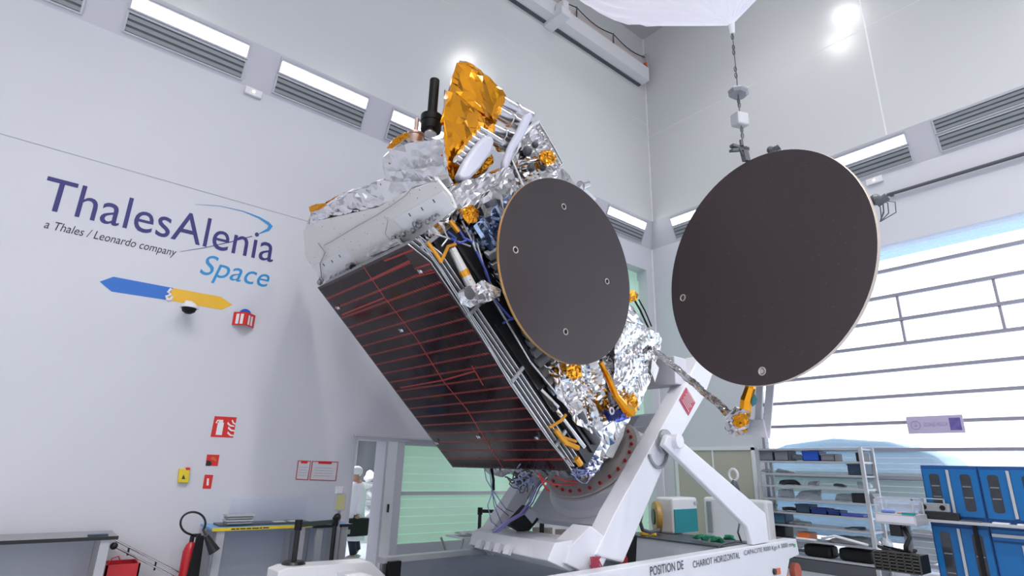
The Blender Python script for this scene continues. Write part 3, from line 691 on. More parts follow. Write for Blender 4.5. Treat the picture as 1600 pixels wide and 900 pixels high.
# ================================================================== PERSON IN THE CORRIDOR
def person(base, H=1.68):
    x, y, z0 = base
    e = empty('person', base, 'person in a white coat and hair net walking left past the doorway', 'person')
    def P(a, b, c): return (x+a*H, y+b*H, z0+c*H)      # a: +x (behind the walker), faces -x; b: +y far side
    vs = [P(0, 0, 0.52), P(0.005, 0, 0.62), P(0.0, 0, 0.74), P(-0.005, 0, 0.81), P(-0.015, 0, 0.86), P(-0.03, 0, 0.90), P(-0.03, 0, 0.955),
          P(0.0, -0.095, 0.80), P(0.02, -0.12, 0.63), P(-0.005, -0.125, 0.50), P(-0.015, -0.125, 0.465),
          P(0.0, 0.095, 0.80), P(-0.03, 0.12, 0.63), P(-0.09, 0.115, 0.52), P(-0.10, 0.11, 0.485),
          P(0.0, -0.05, 0.49), P(-0.035, -0.05, 0.27), P(0.02, -0.05, 0.045), P(-0.075, -0.05, 0.02),
          P(0.01, 0.05, 0.49), P(0.05, 0.05, 0.28), P(0.11, 0.05, 0.075), P(0.03, 0.05, 0.03)]
    ed = [(0, 1), (1, 2), (2, 3), (3, 4), (4, 5), (5, 6), (3, 7), (7, 8), (8, 9), (9, 10), (3, 11), (11, 12), (12, 13), (13, 14), (0, 15), (15, 16), (16, 17), (17, 18), (0, 19), (19, 20), (20, 21), (21, 22)]
    rad = [.078, .070, .078, .062, .034, .052, .056, .04, .03, .022, .02, .04, .03, .022, .02, .06, .042, .028, .022, .06, .042, .028, .022]
    me = bpy.data.meshes.new('body'); c = Vector(base)
    me.from_pydata([tuple(Vector(v)-c) for v in vs], ed, []); o = bpy.data.objects.new('body', me); COL.objects.link(o); o.parent = e; me.materials.append(M['skin']); WL[o.name] = c
    sk = o.modifiers.new('skin', 'SKIN')
    for i, r in enumerate(rad): me.skin_vertices[0].data[i].radius = (r*H, r*H)
    me.skin_vertices[0].data[0].use_root = True
    q = o.modifiers.new('s', 'SUBSURF'); q.levels = 2; q.render_levels = 2
    # fingers of the near hand, curled round the bag handle
    hw = np.array(P(-0.015, -0.125, 0.465)); w = MB()
    for k in range(4):
        a = hw+V((-0.03+0.02*k), -0.012, -0.005); w.tube([a, a+V(0, -0.018, -0.035), a+V(0, -0.004, -0.062), a+V(0, 0.016, -0.066)], [0.010, 0.0095, 0.009, 0.008], n=8)
    w.tube([hw+V(-0.035, 0.0, 0.01), hw+V(-0.055, 0.005, -0.02), hw+V(-0.045, 0.01, -0.05)], [0.012, 0.011, 0.009], n=8)
    w.build('hand', M['skin'], e, smooth=True)
    # coat: lofted ellipses from collar to hem
    w = MB(); prof = [(0.845, 0.030, 0.036, -0.005), (0.825, 0.060, 0.095, 0.0), (0.79, 0.088, 0.135, 0.0), (0.70, 0.102, 0.130, 0), (0.60, 0.100, 0.12, 0.005), (0.48, 0.108, 0.130, 0.01), (0.36, 0.116, 0.135, 0.015), (0.205, 0.122, 0.138, 0.02)]
    n = 20; vv = []
    for zz, a, b, cx in prof:
        for t in np.linspace(0, 2*math.pi, n, endpoint=False):
            k = 1+0.05*math.sin(5*t+zz*20)*(0.85-zz); vv.append(P(cx+a*k*math.cos(t), b*k*math.sin(t), zz))
    w.add(vv, [(j*n+i, j*n+(i+1) % n, (j+1)*n+(i+1) % n, (j+1)*n+i) for j in range(len(prof)-1) for i in range(n)])
    ct = w.build('coat', M['coat'], e, smooth=True)
    w = MB()
    w.tube([P(0, -0.085, 0.81), P(0.012, -0.115, 0.72), P(0.022, -0.125, 0.63), P(0.005, -0.127, 0.55), P(-0.006, -0.127, 0.49)], [0.052*H, 0.05*H, 0.045*H, 0.040*H, 0.034*H], n=12)
    w.tube([P(0, 0.085, 0.81), P(-0.012, 0.115, 0.72), P(-0.03, 0.125, 0.63), P(-0.075, 0.12, 0.54)], [0.052*H, 0.048*H, 0.042*H, 0.034*H], n=12)
    w.build('sleeve', M['coat'], ct, smooth=True)
    w = MB(); w.tube([P(0.0, -0.05, 0.42), P(-0.035, -0.05, 0.27), P(0.018, -0.05, 0.06)], [0.058*H, 0.05*H, 0.04*H], n=12)
    w.tube([P(0.01, 0.05, 0.42), P(0.05, 0.05, 0.28), P(0.107, 0.05, 0.09)], [0.058*H, 0.05*H, 0.04*H], n=12)
    w.build('trousers', M['trouser'], e, smooth=True)
    for a, b in ((-0.02, -0.05), (0.075, 0.05)):
        MB().ball(P(a, b, 0.022), 0.085*H, sc=(1, 0.42, 0.28)).build('shoe', M['lgrey'], e, smooth=True)
    MB().ball(P(-0.018, 0, 0.945), 0.066*H, sc=(1.05, 0.9, 0.95)).build('hair_net', M['coat'], e, smooth=True)
    w = MB(); w.tube([P(-0.092, 0, 0.925), P(-0.104, 0, 0.905), P(-0.088, 0, 0.90)], [0.007, 0.014, 0.01], n=8)
    w.ball(P(-0.024, -0.058, 0.905), 0.022, sc=(0.6, 0.3, 1)); w.build('face_detail', M['skin'], e, smooth=True)
    return e
fp = onp(552, 874, 2, 0.0)
person(tuple(V(fp[0]-0.08, fp[1], 0)))
hb = V(fp[0]-0.08-0.025, fp[1]-0.21, 0.76)
e = empty('briefcase', tuple(hb-V(0, 0, 0.33)), 'black briefcase carried by the person in the white coat', 'briefcase')
MB().bx(hb[0]-0.24, hb[0]+0.24, hb[1]-0.05, hb[1]+0.05, hb[2]-0.33, hb[2]-0.01).build('case_body', M['blackm'], e, bevel=0.03)
MB().tube([hb+V(-0.07, 0, -0.02), hb+V(-0.06, 0, 0.035), hb+V(0.06, 0, 0.035), hb+V(0.07, 0, -0.02)], 0.01, n=8).build('handle', M['black'], e)
MB().bx(hb[0]-0.2, hb[0]-0.14, hb[1]-0.056, hb[1]-0.05, hb[2]-0.28, hb[2]-0.2).build('clasp', M['grey'], e)

# ================================================================== TILTING TROLLEY
tr = empty('tilting_trolley', tuple(L(0, 0, 0)), 'white steel tilting trolley on rails carrying the satellite', 'trolley')
T = M['trolley']
# near rail with its overhanging nose
pf = [pY(a, b, -1.52) for a, b in ((1244, 842), (1249, 866), (1234, 873), (1229, 899))]
q = lambda x, z, y=-1.52: L(x, y, z)
loc = lambda P: ((P-G) @ FX, (P-G) @ FYv, P[2])
n0, n1, n2, n3 = [loc(p) for p in pf]
poly = [q(-4.6, 0.62), q(n0[0], n0[2]-0.0), q(n1[0], n1[2]), q(n2[0], n2[2]), q(n3[0]-0.02, 0.13), q(-4.6, 0.13)]
nr = MB().prism(poly, FYv*0.2).build('near_rail', T, tr, bevel=0.008)
zr = lambda x: 0.62+(n0[2]-0.62)*(x+4.6)/(n0[0]+4.6)
for s, (xa, ya), (xb, yb), hh_, nm in (('POSITION DE', (1016, 900), (1068, 889), 0.105, 'lettering'), ('CHARIOT HORIZONTAL', (1083, 887.5), (1156, 872), 0.085, 'lettering'),
                                 ('CAPACITE 9000 Kgs A 3000 mm', (1163, 870), (1240, 855), 0.085, 'lettering')):
    a, b = pY(xa, ya, -1.525), pY(xb, yb, -1.525)
    text(s, a, b, a+V(0, 0, hh_), nm, M['ink'], nr)
a = pY(1241, 855, -1.53); MB().box(a, FX*0.06, FZ*0.05, FYv*0.005).build('green_dot', mat('green_dot', (0.10, 0.42, 0.15), 0.5), nr)
a = pY(1210, 899, -1.53); MB().box(a, FX*0.24, FZ*0.09, FYv*0.01).build('orange_reflector', M['orange'], nr)
a = pY(1210, 893, -1.53); MB().cyl(a+FYv*0.01, a-FYv*0.02, 0.045).build('black_plug', M['black'], nr)
# far rail with a polished inner side and a white end block
MB().lbx(-2.95, 2.4, 1.08, 1.22, 0.50, 0.57).build('far_rail', M['lgrey'], tr)
MB().lbx(-2.95, 2.4, 1.10, 1.16, 0.02, 0.50).build('polished_side', M['bsteel'], tr)
a = loc(pY(440, 887, 1.1)); b = loc(pY(577, 877, 1.1)); c = loc(pY(600, 899, 1.1))
MB().prism([L(a[0]-0.05, 1.05, a[2]-0.03), L(a[0]+0.06, 1.05, a[2]), L(b[0], 1.05, b[2]), L(c[0], 1.05, c[2]), L(c[0], 1.05, 0.12), L(a[0]-0.05, 1.05, 0.12)], FYv*0.34).build('end_block', M['white'], tr, bevel=0.012)
MB().lbx(c[0]+0.02, c[0]+0.2, 1.02, 1.2, 0.1, b[2]-0.02).build('black_buffer', M['blackm'], tr)
# cross deck with dark top
MB().lbx(2.30, 3.45, -1.30, 1.25, 0.10, 0.56).build('cross_deck', M['white'], tr, bevel=0.01)
MB().lbx(2.28, 3.47, -1.30, 1.27, 0.56, 0.585).build('deck_plate', M['dgrey'], tr)
MB().lbx(-2.4, 2.28, -1.32, -0.95, 0.38, 0.42).build('walkway_plate', M['lgrey'], tr)
MB().lbx(-3.6, -3.35, -1.32, 1.05, 0.14, 0.46).build('cross_member', T, tr)
for x in (-3.3, 3.05):
    for y in (-1.42, 1.15): MB().cyl(L(x, y, 0.16)-FYv*0.07, L(x, y, 0.16)+FYv*0.07, 0.16, n=28).build('wheel', M['orange'] if x > 0 else M['black'], tr, bevel=0.01)
a = pY(1243, 893, -1.40); MB().cyl(a-FYv*0.05, a+FYv*0.05, 0.14, n=28).build('wheel', mat('red_wheel', (0.45, 0.10, 0.06), 0.5), tr, bevel=0.01)
# tilting frame: two inclined arms, cross beams, turntable
MB().prism([pY(x, y, -1.27) for x, y in ((1076, 592), (1094, 556), (1120, 568), (1100, 622), (1037, 730), (974, 880), (930, 868), (961, 802))], FYv*0.27).build('near_arm', T, tr, bevel=0.02)
MB().sbx(-0.16, 0.12, -1.95, 1.85, 0.98, 1.24).build('far_arm', T, tr, bevel=0.02)
MB().lbx(0.62, 0.98, -1.2, 1.2, 3.06, 3.50).build('top_beam', M['soffit'], tr, bevel=0.015)
bb = [pY(a, b, -1.15) for a, b in ((770, 850), (800, 830))]
w = MB().prism([L(-1.92, -1.25, 0.88), L(-1.52, -1.25, 1.10), L(-1.10, -1.25, 0.88), L(-1.30, -1.25, 0.64), L(-1.72, -1.25, 0.62), L(-1.98, -1.25, 0.72)], FYv*0.3)
w.build('arm_foot', T, tr, bevel=0.015)
w = MB().prism([L(-1.35, 0.95, 0.80), L(-1.0, 0.95, 0.92), L(-0.8, 0.95, 0.80), L(-0.8, 0.95, 0.56), L(-1.2, 0.95, 0.52), L(-1.42, 0.95, 0.62)], FYv*0.28)
w.build('arm_foot', T, tr, bevel=0.015)
MB().prism([L(-2.10, -1.2, 0.94), L(-1.55, -1.2, 0.96), L(-1.55, -1.2, 0.66), L(-1.85, -1.2, 0.62), L(-2.22, -1.2, 0.76)], FYv*2.3+FX*0.72-FZ*0.12).build('bottom_beam', T, tr, bevel=0.012)
for k in range(4):
    y = -0.35+k*0.30; x = -2.22+(y+1.2)*0.72/2.3; MB().box(L(x, y, 0.84-(y+1.2)*0.052), FX*-0.05+FZ*-0.10, FYv*0.10, -FX*0.05+FZ*0.02).build('latch_lug', T, tr)
MB().sbx(-0.42, -0.30, -1.0, 1.0, -1.0, 1.0).build('table_plate', T, tr, bevel=0.01)
MB().lathe(SP(-0.34, 0, 0), SU, [(0.0, 0), (0.93, 0), (0.93, 0.06), (0.86, 0.12), (0.84, 0.30), (0.0, 0.30)], n=64).build('turntable_drum', T, tr, smooth='auto')
MB().lathe(SP(-0.035, 0, 0), SU, [(0.0, 0), (0.79, 0.0), (0.79, 0.012), (0.0, 0.012)], n=64).build('dark_gasket', M['dgrey'], tr, smooth='auto')
fl = MB().lathe(SP(-0.02, 0, 0), SU, [(0.25, 0), (0.80, 0), (0.80, 0.035), (0.25, 0.035), (0.25, 0)], n=64).build('flange_ring', M['flange'], tr, smooth='auto')
for k in range(26):
    t = 2*math.pi*k/26; c = SP(0.015, 0.71*math.cos(t), 0.71*math.sin(t))
    MB().cyl(c, c+SU*0.035, 0.024, n=8).build('bolt', M['redp'], fl)
MB().prism([pY(a, b, 0.25) for a, b in ((999, 650), (1040, 645), (1016, 704), (985, 672))], FYv*0.5).build('dark_guard', M['dgrey'], tr)
# pivot and long strut
a = pY(1036, 690, -1.3)
MB().cyl(a+FYv*0.1, a-FYv*0.28, 0.10, n=28).build('pivot_pin', T, tr, smooth='auto', bevel=0.01)
MB().cyl(a-FYv*0.02, a-FYv*0.06, 0.17, n=28).build('pivot_collar', M['grey'], tr, smooth='auto')
st = [pY(x, y, -1.5) for x, y in ((1043, 680), (1060, 684), (1197, 802), (1202, 847), (1176, 852), (1168, 824), (1049, 706), (1038, 696))]
MB().prism(st, FYv*0.09).build('strut', T, tr, bevel=0.02)
w = MB(); cc = pY(1028, 696, -1.29)
w.tube([cc+0.30*(math.cos(t)*FX*0.8+math.sin(t)*FZ) for t in np.linspace(-2.7, 0.1, 18)], 0.022)
w.build('rubber_hose', M['grey'], tr, smooth=True)
# warning plate on the near arm
sg = [pY(960+x/3.4615, 440+y/3.4615, -1.275) for x, y in ((388, 572), (437, 655), (400, 725), (350, 640))]
sp_ = MB().prism(sg, -FYv*0.004).build('warning_plate', mat('faded_red', (0.50, 0.04, 0.09), 0.5), tr)
w = MB()
for k in range(7):
    t0, t1 = (k+0.75)/8.2, (k+1.15)/8.2
    A0, A1 = sg[0]*(1-t0)+sg[3]*t0, sg[0]*(1-t1)+sg[3]*t1; B0, B1 = sg[1]*(1-t0)+sg[2]*t0, sg[1]*(1-t1)+sg[2]*t1
    f0, f1 = 0.12+0.05*(k % 2), 0.88-0.07*(k % 3)
    w.prism([A0*(1-f0)+B0*f0-FYv*0.012, A0*(1-f1)+B0*f1-FYv*0.012, A1*(1-f1)+B1*f1-FYv*0.012, A1*(1-f0)+B1*f0-FYv*0.012], -FYv*0.002)
w.build('plate_lines', mat('pale_pink', (0.72, 0.50, 0.55), 0.5), sp_)
# black control boxes hanging on the frame
w = MB().prism([pY(x, y, 0.3) for x, y in ((826, 790), (842, 812), (823, 834), (798, 820))], FYv*0.14); w.build('black_box', M['blackm'], tr)
MB().prism([pY(x, y, 0.29) for x, y in ((826, 793), (842, 804), (832, 818), (819, 803))], FYv*0.01).build('control_face', M['board'], tr)

# things standing on the trolley deck
a = pY(1050, 839, 0.05); z0 = 0.585; A = loc(a)
e = empty('machine', tuple(L(A[0], A[1], z0)), 'white and teal machine standing on the trolley deck behind the strut', 'machine')
m0, m1 = loc(onplane(1054, 838, L(0, 0.6, 0), FYv)), loc(onplane(1093, 838, L(0, 0.6, 0), FYv))
zt = onplane(1052, 778, L(0, 0.6, 0), FYv)[2]
MB().lbx(m0[0], m1[0], 0.6, 1.0, z0, zt).build('casing', M['white'], e, bevel=0.04)
MB().lbx(m0[0]+0.02, m1[0]-0.05, 0.585, 0.6, z0+0.02, z0+(zt-z0)*0.68).build('teal_front', M['teal'], e, bevel=0.006)
MB().lbx(m1[0]-0.14, m1[0]-0.03, 0.58, 0.6, zt-0.14, zt-0.08).build('control_panel', M['lgrey'], e)
a_, b_ = onp(1098, 776, 0, 11.5), onp(1196, 776, 0, 11.5)
MB().bx(11.5, 11.8, b_[1], a_[1], 0, a_[2]).build('white_locker', M['white'], bevel=0.05, label='wide white locker on the floor behind the teal machine', cat='locker')
a0, a1 = loc(onplane(1103, 784, L(0, 0.6, 0), FYv)), loc(onplane(1113, 832, L(0, 0.6, 0), FYv))
a0, a1 = onp(1103, 783, 0, 11.46), onp(1112, 832, 0, 11.46); w = MB().bx(11.46, 11.5, a1[1]-0.02, a0[1], a1[2], a0[2]); w.build('wall_bracket', M['grey'], label='grey upright bracket on the white locker', cat='bracket', bevel=0.01)
c = L(m0[0]-0.30, 0.85, z0+(zt-z0)*0.47); RA = nrm(0.72*FX-0.69*FYv)
e = empty('hose_reel', tuple(c-FZ*0.3), 'yellow hose coiled on a reel left of the teal machine', 'hose reel')
MB().cyl(c, c+RA*0.12, 0.29, n=40).build('coiled_hose', mat('amber_hose', (0.42, 0.25, 0.05), 0.35), e, bevel=0.03)
for s in (-0.02, 0.12): MB().cyl(c+RA*s, c+RA*(s+0.02), 0.14, n=32).build('reel_disc', M['dgrey'], e)
def coil(name, cx, cy, z, r, n, m, label, cat, rad=0.012, px=None):
    w = MB(); pts = []
    for k in range(n*14): t = k*2*math.pi/14; pts.append(L(cx+r*(1+0.12*math.sin(k*0.7))*math.cos(t), cy+r*(1+0.1*math.cos(k*0.5))*math.sin(t), z+rad+0.012*(k/14)))
    return w.tube(pts, rad).build(name, m, label=label, cat=cat, smooth=True)
g = loc(onp(920+0, 832, 2, 0.6)); h = loc(onp(1035, 836, 2, 0.6))
coil('hose_coil', 2.5, 0.75, 0.585, 0.14, 4, M['ayel'], 'small yellow hose coil lying on the dark deck plate', 'hose')
for k, (a, b) in enumerate(((1090, 842), (1106, 845), (1124, 847), (1142, 843))):
    c = onp(a, b, 2, 0.63); foil([c+V(*(_rng.uniform(-1, 1, 3)*(0.11, 0.13, 0.06)))+V(0, 0, 0.04) for _ in range(14)], 0.015, 0.04, 5, 60+k).build('work_glove', M['green'],
        label='crumpled green work glove on the dark deck plate, %s from the left' % ['first', 'second', 'third', 'last'][k], cat='glove')
for k, (pts, rr, lb) in enumerate(([[(1118, 860), (1130, 850), (1150, 846), (1170, 850), (1180, 845)], 0.014, 'long loop of grey cable across the deck plate'],
                      [[(1158, 846), (1153, 832), (1156, 815), (1166, 808), (1176, 812), (1182, 826), (1180, 842)], 0.018, 'black cable loop standing behind the strut foot'])):
    MB().tube([pY(x, y, -0.9) for x, y in pts], rr).build('cable', M['dgrey'], label=lb, cat='cable', smooth=True)
w = MB().tube([pY(x, y, -0.2) for x, y in ((1003, 800), (1000, 815), (1004, 828), (1016, 832), (1030, 828))], 0.03, n=8); w.build('black_hose', M['dgrey'], label='thick dark hose curving down left of the hose reel', cat='hose', smooth=True)
p0, p1 = pY(980, 838, 0.6), pY(996, 880, 0.6)
MB().prism([pY(x, y, -0.3) for x, y in ((986, 838), (996, 836), (994, 878), (977, 880))], FYv*0.2).build('black_bag', M['blackm'], bevel=0.01, label='tall black bag standing beside the white cross deck', cat='bag')
MB().prism([pY(x, y, -0.4) for x, y in ((974, 860), (981, 872), (981, 880), (971, 880))], FYv*0.05).build('red_tube', M['redp'], label='short red tube beside the tall black bag', cat='tube')
w = MB()
for k in range(16):
    t = k/15; a = _rng.randn(2)*5; w.tube([pY(930+a[0], 870, -1.3), pY(930+a[1]*1.2, 884+_rng.rand()*12, -1.32)], 0.009, n=5)
w.build('red_tag', mat('red_ribbon', (0.30, 0.03, 0.06), 0.7), label='bunch of red ribbons hanging from the arm foot', cat='ribbon', kind='thing')

# short black stanchions with belts
def stanchion(base, h, label, arms=()):
    e = empty('barrier_post', tuple(base), label, 'barrier post', 'black belt barrier posts')
    MB().cyl(base, base+FZ*0.03, 0.14, 0.12, n=28).build('base_plate', M['black'], e); MB().cyl(base+FZ*0.03, base+FZ*(h-0.1), 0.032).build('post', M['black'], e)
    MB().cyl(base+FZ*(h-0.12), base+FZ*h, 0.045).build('belt_head', M['blackm'], e); return e
b1 = pY(458, 885, 1.28); top = pY(470, 812, 1.28)[2]; b1[2] = a_ = loc(pY(440, 887, 1.1))[2]+0.0
s1 = stanchion(b1, top-b1[2], 'short black barrier post standing on the white end block of the trolley')
b2 = V(onp(524, 815, 1, 8.55)[0], 8.55, 0); h2 = onp(526, 808, 1, 8.55)[2]
s2 = stanchion(b2, h2, 'slim black barrier post left of the doorway')
b3 = V(onp(750, 800, 1, 8.9)[0], 8.9, 0); h3 = onp(750, 793, 1, 8.9)[2]
s3 = stanchion(b3, h3, 'black barrier post in front of the green shutter')
def belt(p, q, m, label):
    d = q-p; return MB().box(p, d, V(0, 0, -0.06), nrm(np.cross(d, V(0, 0, 1)))*0.004).build('barrier_belt', m, label=label, cat='belt')
belt(b1+FZ*(top-b1[2]-0.03), b2+FZ*(h2-0.03), M['black'], 'black belt stretched between the two barrier posts left of the doorway')
belt(b3+FZ*(h3-0.03), b3+V(1.1, -0.5, h3-0.05), M['black'], 'black belt running right from the barrier post before the green shutter')
belt(b3+V(0.6, 0.2, h3+0.02), b3+V(1.4, 0.0, h3-0.02), M['ayel'], 'yellow belt behind the black one before the green shutter')
# small white step table near the green shutter
a, b = onp(712, 838, 1, 8.3), onp(772, 834, 1, 8.3); z = a[2]
e = empty('folding_table', ((a[0]+b[0])/2, 8.3, 0), 'small white folding table in front of the green shutter', 'table')
MB().bx(a[0], b[0]+0.2, 8.1, 8.6, z-0.03, z).build('tabletop', M['white'], e, bevel=0.01)
w = MB()
for x in (a[0]+0.05, b[0]+0.1): w.cyl((x, 8.15, z-0.03), (x-0.2, 8.15, 0), 0.018); w.cyl((x-0.2, 8.5, z-0.03), (x+0.1, 8.5, 0), 0.018)
w.build('folding_legs', M['lgrey'], e)
foil([V(a[0]+0.3+_rng.randn()*0.2, 8.3+_rng.randn()*0.12, z+0.03+abs(_rng.randn())*0.02) for _ in range(20)], 0.02, 0.06, 4, 9).build('plastic_sheet', M['coat'], label='crumpled white plastic sheet on the small folding table', cat='sheet')
# poster board seen through the trolley
def pp(x, y, off=0): return onp(750+x/3.2, 640+y/3.2, 1, 9.0-off)
e = empty('poster_board', pp(420, 640), 'white printed exhibition board with photos behind the trolley frame', 'poster')
MB().prism([pp(300, 495), pp(590, 505), pp(590, 640), pp(260, 640)], (0, 0.02, 0)).build('board', M['whitep'], e)
for xx in (pp(300, 600)[0], pp(570, 600)[0]): MB().bx(xx-0.02, xx+0.02, 9.0, 9.04, 0, pp(300, 600)[2]).build('board_leg', M['grey'], e)
text('Thales Alenia', pp(318, 540, .01), pp(436, 540, .01), pp(318, 515, .01), 'board_lettering', M['ink'], e)
text('Space', pp(362, 572, .01), pp(430, 572, .01), pp(362, 550, .01), 'board_lettering', M['cyan'], e)
for k, (x0, x1, y0, y1) in enumerate(((262, 300, 588, 632), (318, 362, 590, 634), (376, 430, 598, 638))):
    MB().prism([pp(x0, y0, .006), pp(x1, y0, .006), pp(x1, y1, .006), pp(x0, y1, .006)], (0, -0.002, 0)).build('photo', mat('photo_print', (0.30, 0.24, 0.22), 0.5, noise=(14, 0.8)), e)
MB().prism([pp(475, 525, .02), pp(540, 527, .02), pp(538, 588, .02), pp(472, 586, .02)], (0, -0.01, 0)).build('blue_picture', mat('slate_print', (0.12, 0.20, 0.27), 0.5, noise=(5, 0.4)), e)
MB().prism([pp(545, 532, .02), pp(556, 532, .02), pp(556, 632, .02), pp(548, 632, .02)], (0, -0.01, 0)).build('red_strip', M['redp'], e)
MB().prism([pp(298, 530, .3), pp(316, 530, .3), pp(314, 635, .3)*V(1, 1, 0), pp(298, 635, .3)*V(1, 1, 0)], (0, -0.03, 0)).build('black_post', M['blackm'], label='black upright post before the exhibition board', cat='post')
MB().cyl(onp(1032, 755, 0, XR-0.035), onp(1032, 800, 0, XR-0.035)*V(1, 1, 0), 0.03).build('tap_pipe', M['lgrey'], label='thin vertical tap pipe near the hall corner', cat='pipe')
c = onp(1146, 742, 0, 11.9)
e = empty('shoulder_bust', tuple(c-FZ*0.5), 'white loop topped dark bottle hanging before the beige door', 'bottle')
MB().tube([c+V(0, 0.10*math.sin(t), 0.12*math.cos(t)) for t in np.linspace(0, 2*math.pi, 20)], 0.028, n=8).build('white_loop', M['white'], e, smooth=True)
MB().lathe(c-V(0, 0, 0.5), (0, 0, 1), [(0, 0), (0.10, 0), (0.11, 0.2), (0.07, 0.34), (0.03, 0.40), (0, 0.40)], n=20).build('bottle_body', M['dgrey'], e, smooth='auto')
MB().cyl(c-V(0, 0, 0.5)-FZ*c[2]*0, V(c[0], c[1], 0), 0.03).build('floor_pole', M['lgrey'], e)

# ================================================================== SATELLITE
sat = empty('satellite', tuple(L(0, 0, 1.95)), 'telecommunications satellite in silver and amber foil tilted on the trolley', 'satellite')
Yn, Yf = -1.10, 1.15
# main foil covered body
pts = [SP(u, w_, y) for u in (0.62, 4.5) for w_ in (-1.32, 1.0) for y in (Yn+0.12, Yf)]
foil(pts, 0.045, 0.085, 1.7, 3).build('body', M['foil'], sat)
pts = [SP(0.03, 0.42*math.cos(t), 0.42*math.sin(t)) for t in np.linspace(0, 2*math.pi, 12)]+[SP(0.75, w_, y) for w_ in (-0.9, 0.8) for y in (-0.72, 0.8)]
foil(pts, 0.04, 0.07, 2.2, 8).build('lower_cone', M['foil'], sat)
# folded solar wing: four stacked panels, the outer one carries the cells
PU0, PU1, PY0, PY1, PW = 1.19, 4.54, -1.2, 1.2, 1.39
ch = 0.20
def panel_poly(w_): return [SP(PU0, w_, PY0), SP(PU1-ch*1.4, w_, PY0), SP(PU1, w_, PY0+ch*0.75), SP(PU1, w_, PY1), SP(PU0, w_, PY1)]
M['pedge'] = mat('panel_edge', (0.72, 0.72, 0.76), 0.35, metal=0.3)
M['pback'] = mat('carbon_skin', (0.010, 0.010, 0.012), 0.3)
pan = None
for k in range(4):
    w0 = PW-0.022-0.062*k
    o = MB().prism(panel_poly(w0), SW*0.012).build('solar_panel' if k == 0 else 'folded_panel', M['pedge'], sat)
    MB().prism(panel_poly(w0-0.012), SW*0.003).build('back_skin', M['pback'], o)
    if k == 0: pan = o
MB().prism([p+0 for p in panel_poly(PW-0.002)], SW*0.003).build('substrate', mat('dark_substrate', (0.035, 0.020, 0.022), 0.3), pan)
NXc, NYc = 44, 20
w = MB(); dy = (PY1-PY0-0.05)/NXc; du = (PU1-PU0-0.05)/NYc; wz = PW+0.0025
skip = set()
for i in range(NXc):
    for j in range(NYc):
        y0 = PY0+0.025+i*dy; u0 = PU0+0.025+j*du; y1, u1 = y0+dy-0.0035, u0+du-0.010
        if u1 > PU1-ch*1.5 and y0 < PY0+0.25: continue
        c = 0.021
        poly = [(u0, y0+c*1.2), (u0+c, y0), (u1-c, y0), (u1, y0+c*1.2), (u1, y1), (u0, y1)]
        n = len(w.v); w.add([SP(a, wz, b) for a, b in poly], [(0, 1, 2, 3, 4, 5)])
w.build('solar_cells', M['cell'], pan)
w = MB(); wd = PW+0.0035
for i in range(NXc):
    for j in range(1, NYc):
        y0 = PY0+0.025+i*dy; u0 = PU0+0.025+j*du-0.005
        if u0 > PU1-ch*1.5 and y0 < PY0+0.25: continue
        a = 0.016; h = 0.0105+0.003*(j > NYc-4)
        w.add([SP(u0-h-a*0.5, wd, y0+dy*0.16), SP(u0+h-a*0.5, wd, y0+dy*0.16), SP(u0+h+a*0.5, wd, y0+dy*0.86), SP(u0-h+a*0.5, wd, y0+dy*0.86)], [(0, 1, 2, 3)])
w.build('red_dashes', M['redl'], pan)
w = MB()
def redline(pts, wd=0.022):
    P = [pW(x, y, PW+0.004) for x, y in pts]
    for a, b in zip(P[:-1], P[1:]):
        d = nrm(b-a); s = np.cross(d, SW)*wd/2; w.box(a-s, b-a, 2*s, SW*0.0012)
redline([(560, 418), (587, 441), (587, 441)] if False else [(566, 414), (601, 465), (651, 529), (693, 596), (729, 639), (786, 731)])
redline([(534, 492), (601, 465)]); redline([(600, 408), (646, 390)]); redline([(625, 606), (693, 594), (742, 580)]); redline([(737, 571), (755, 602)])
redline([(578, 438), (640, 408)], 0.03); redline([(648, 420), (672, 412)]); redline([(786, 719), (886, 717)]); redline([(652, 432), (680, 425)], 0.014)
w.build('red_tracks', M['redl'], pan)
w = MB()
for x, y in ((630, 515), (660, 423), (531, 480), (750, 681), (685, 691), (841, 683)):
    c = pW(x, y, PW+0.004); w = MB().cyl(c, c+SW*0.022, 0.022, n=10); w.box(c+SW*0.02-SU*0.01, SU*0.05, FYv*0.02, SW*0.02); w.build('hold_down', M['steel'], pan)
w = MB()
for f_ in (0.12, 0.42, 0.70, 0.97):
    u = PU0+(PU1-PU0)*f_; w.sbx(u-0.02, u+0.02, PW-0.26, PW+0.006, PY0-0.03, PY0-0.002)
w.build('edge_clip', M['grey'], sat)
# white cable bundle on the near panel edge and inner rods
w = MB()
for dx in (-3, 0): w.tube([pY(x+dx, y, -1.23) for x, y in ((656, 372), (690, 420), (740, 500), (800, 600), (862, 690), (893, 728))], 0.007, n=5)
w.build('edge_cable', M['lgrey'], sat)
# black radiator recess beside the wing
MB().sbx(0.95, 4.40, 0.66, 1.13, Yn-0.02, Yn+0.3).build('black_side_panel', M['pback'], sat)
w = MB().sbx(1.0, 4.3, 0.86, 0.90, Yn-0.05, Yn-0.02); w.sbx(1.0, 3.2, 1.06, 1.08, Yn-0.05, Yn-0.02); w.build('side_rail', mat('dark_rail', (0.05, 0.05, 0.055), 0.3, metal=0.5), sat)
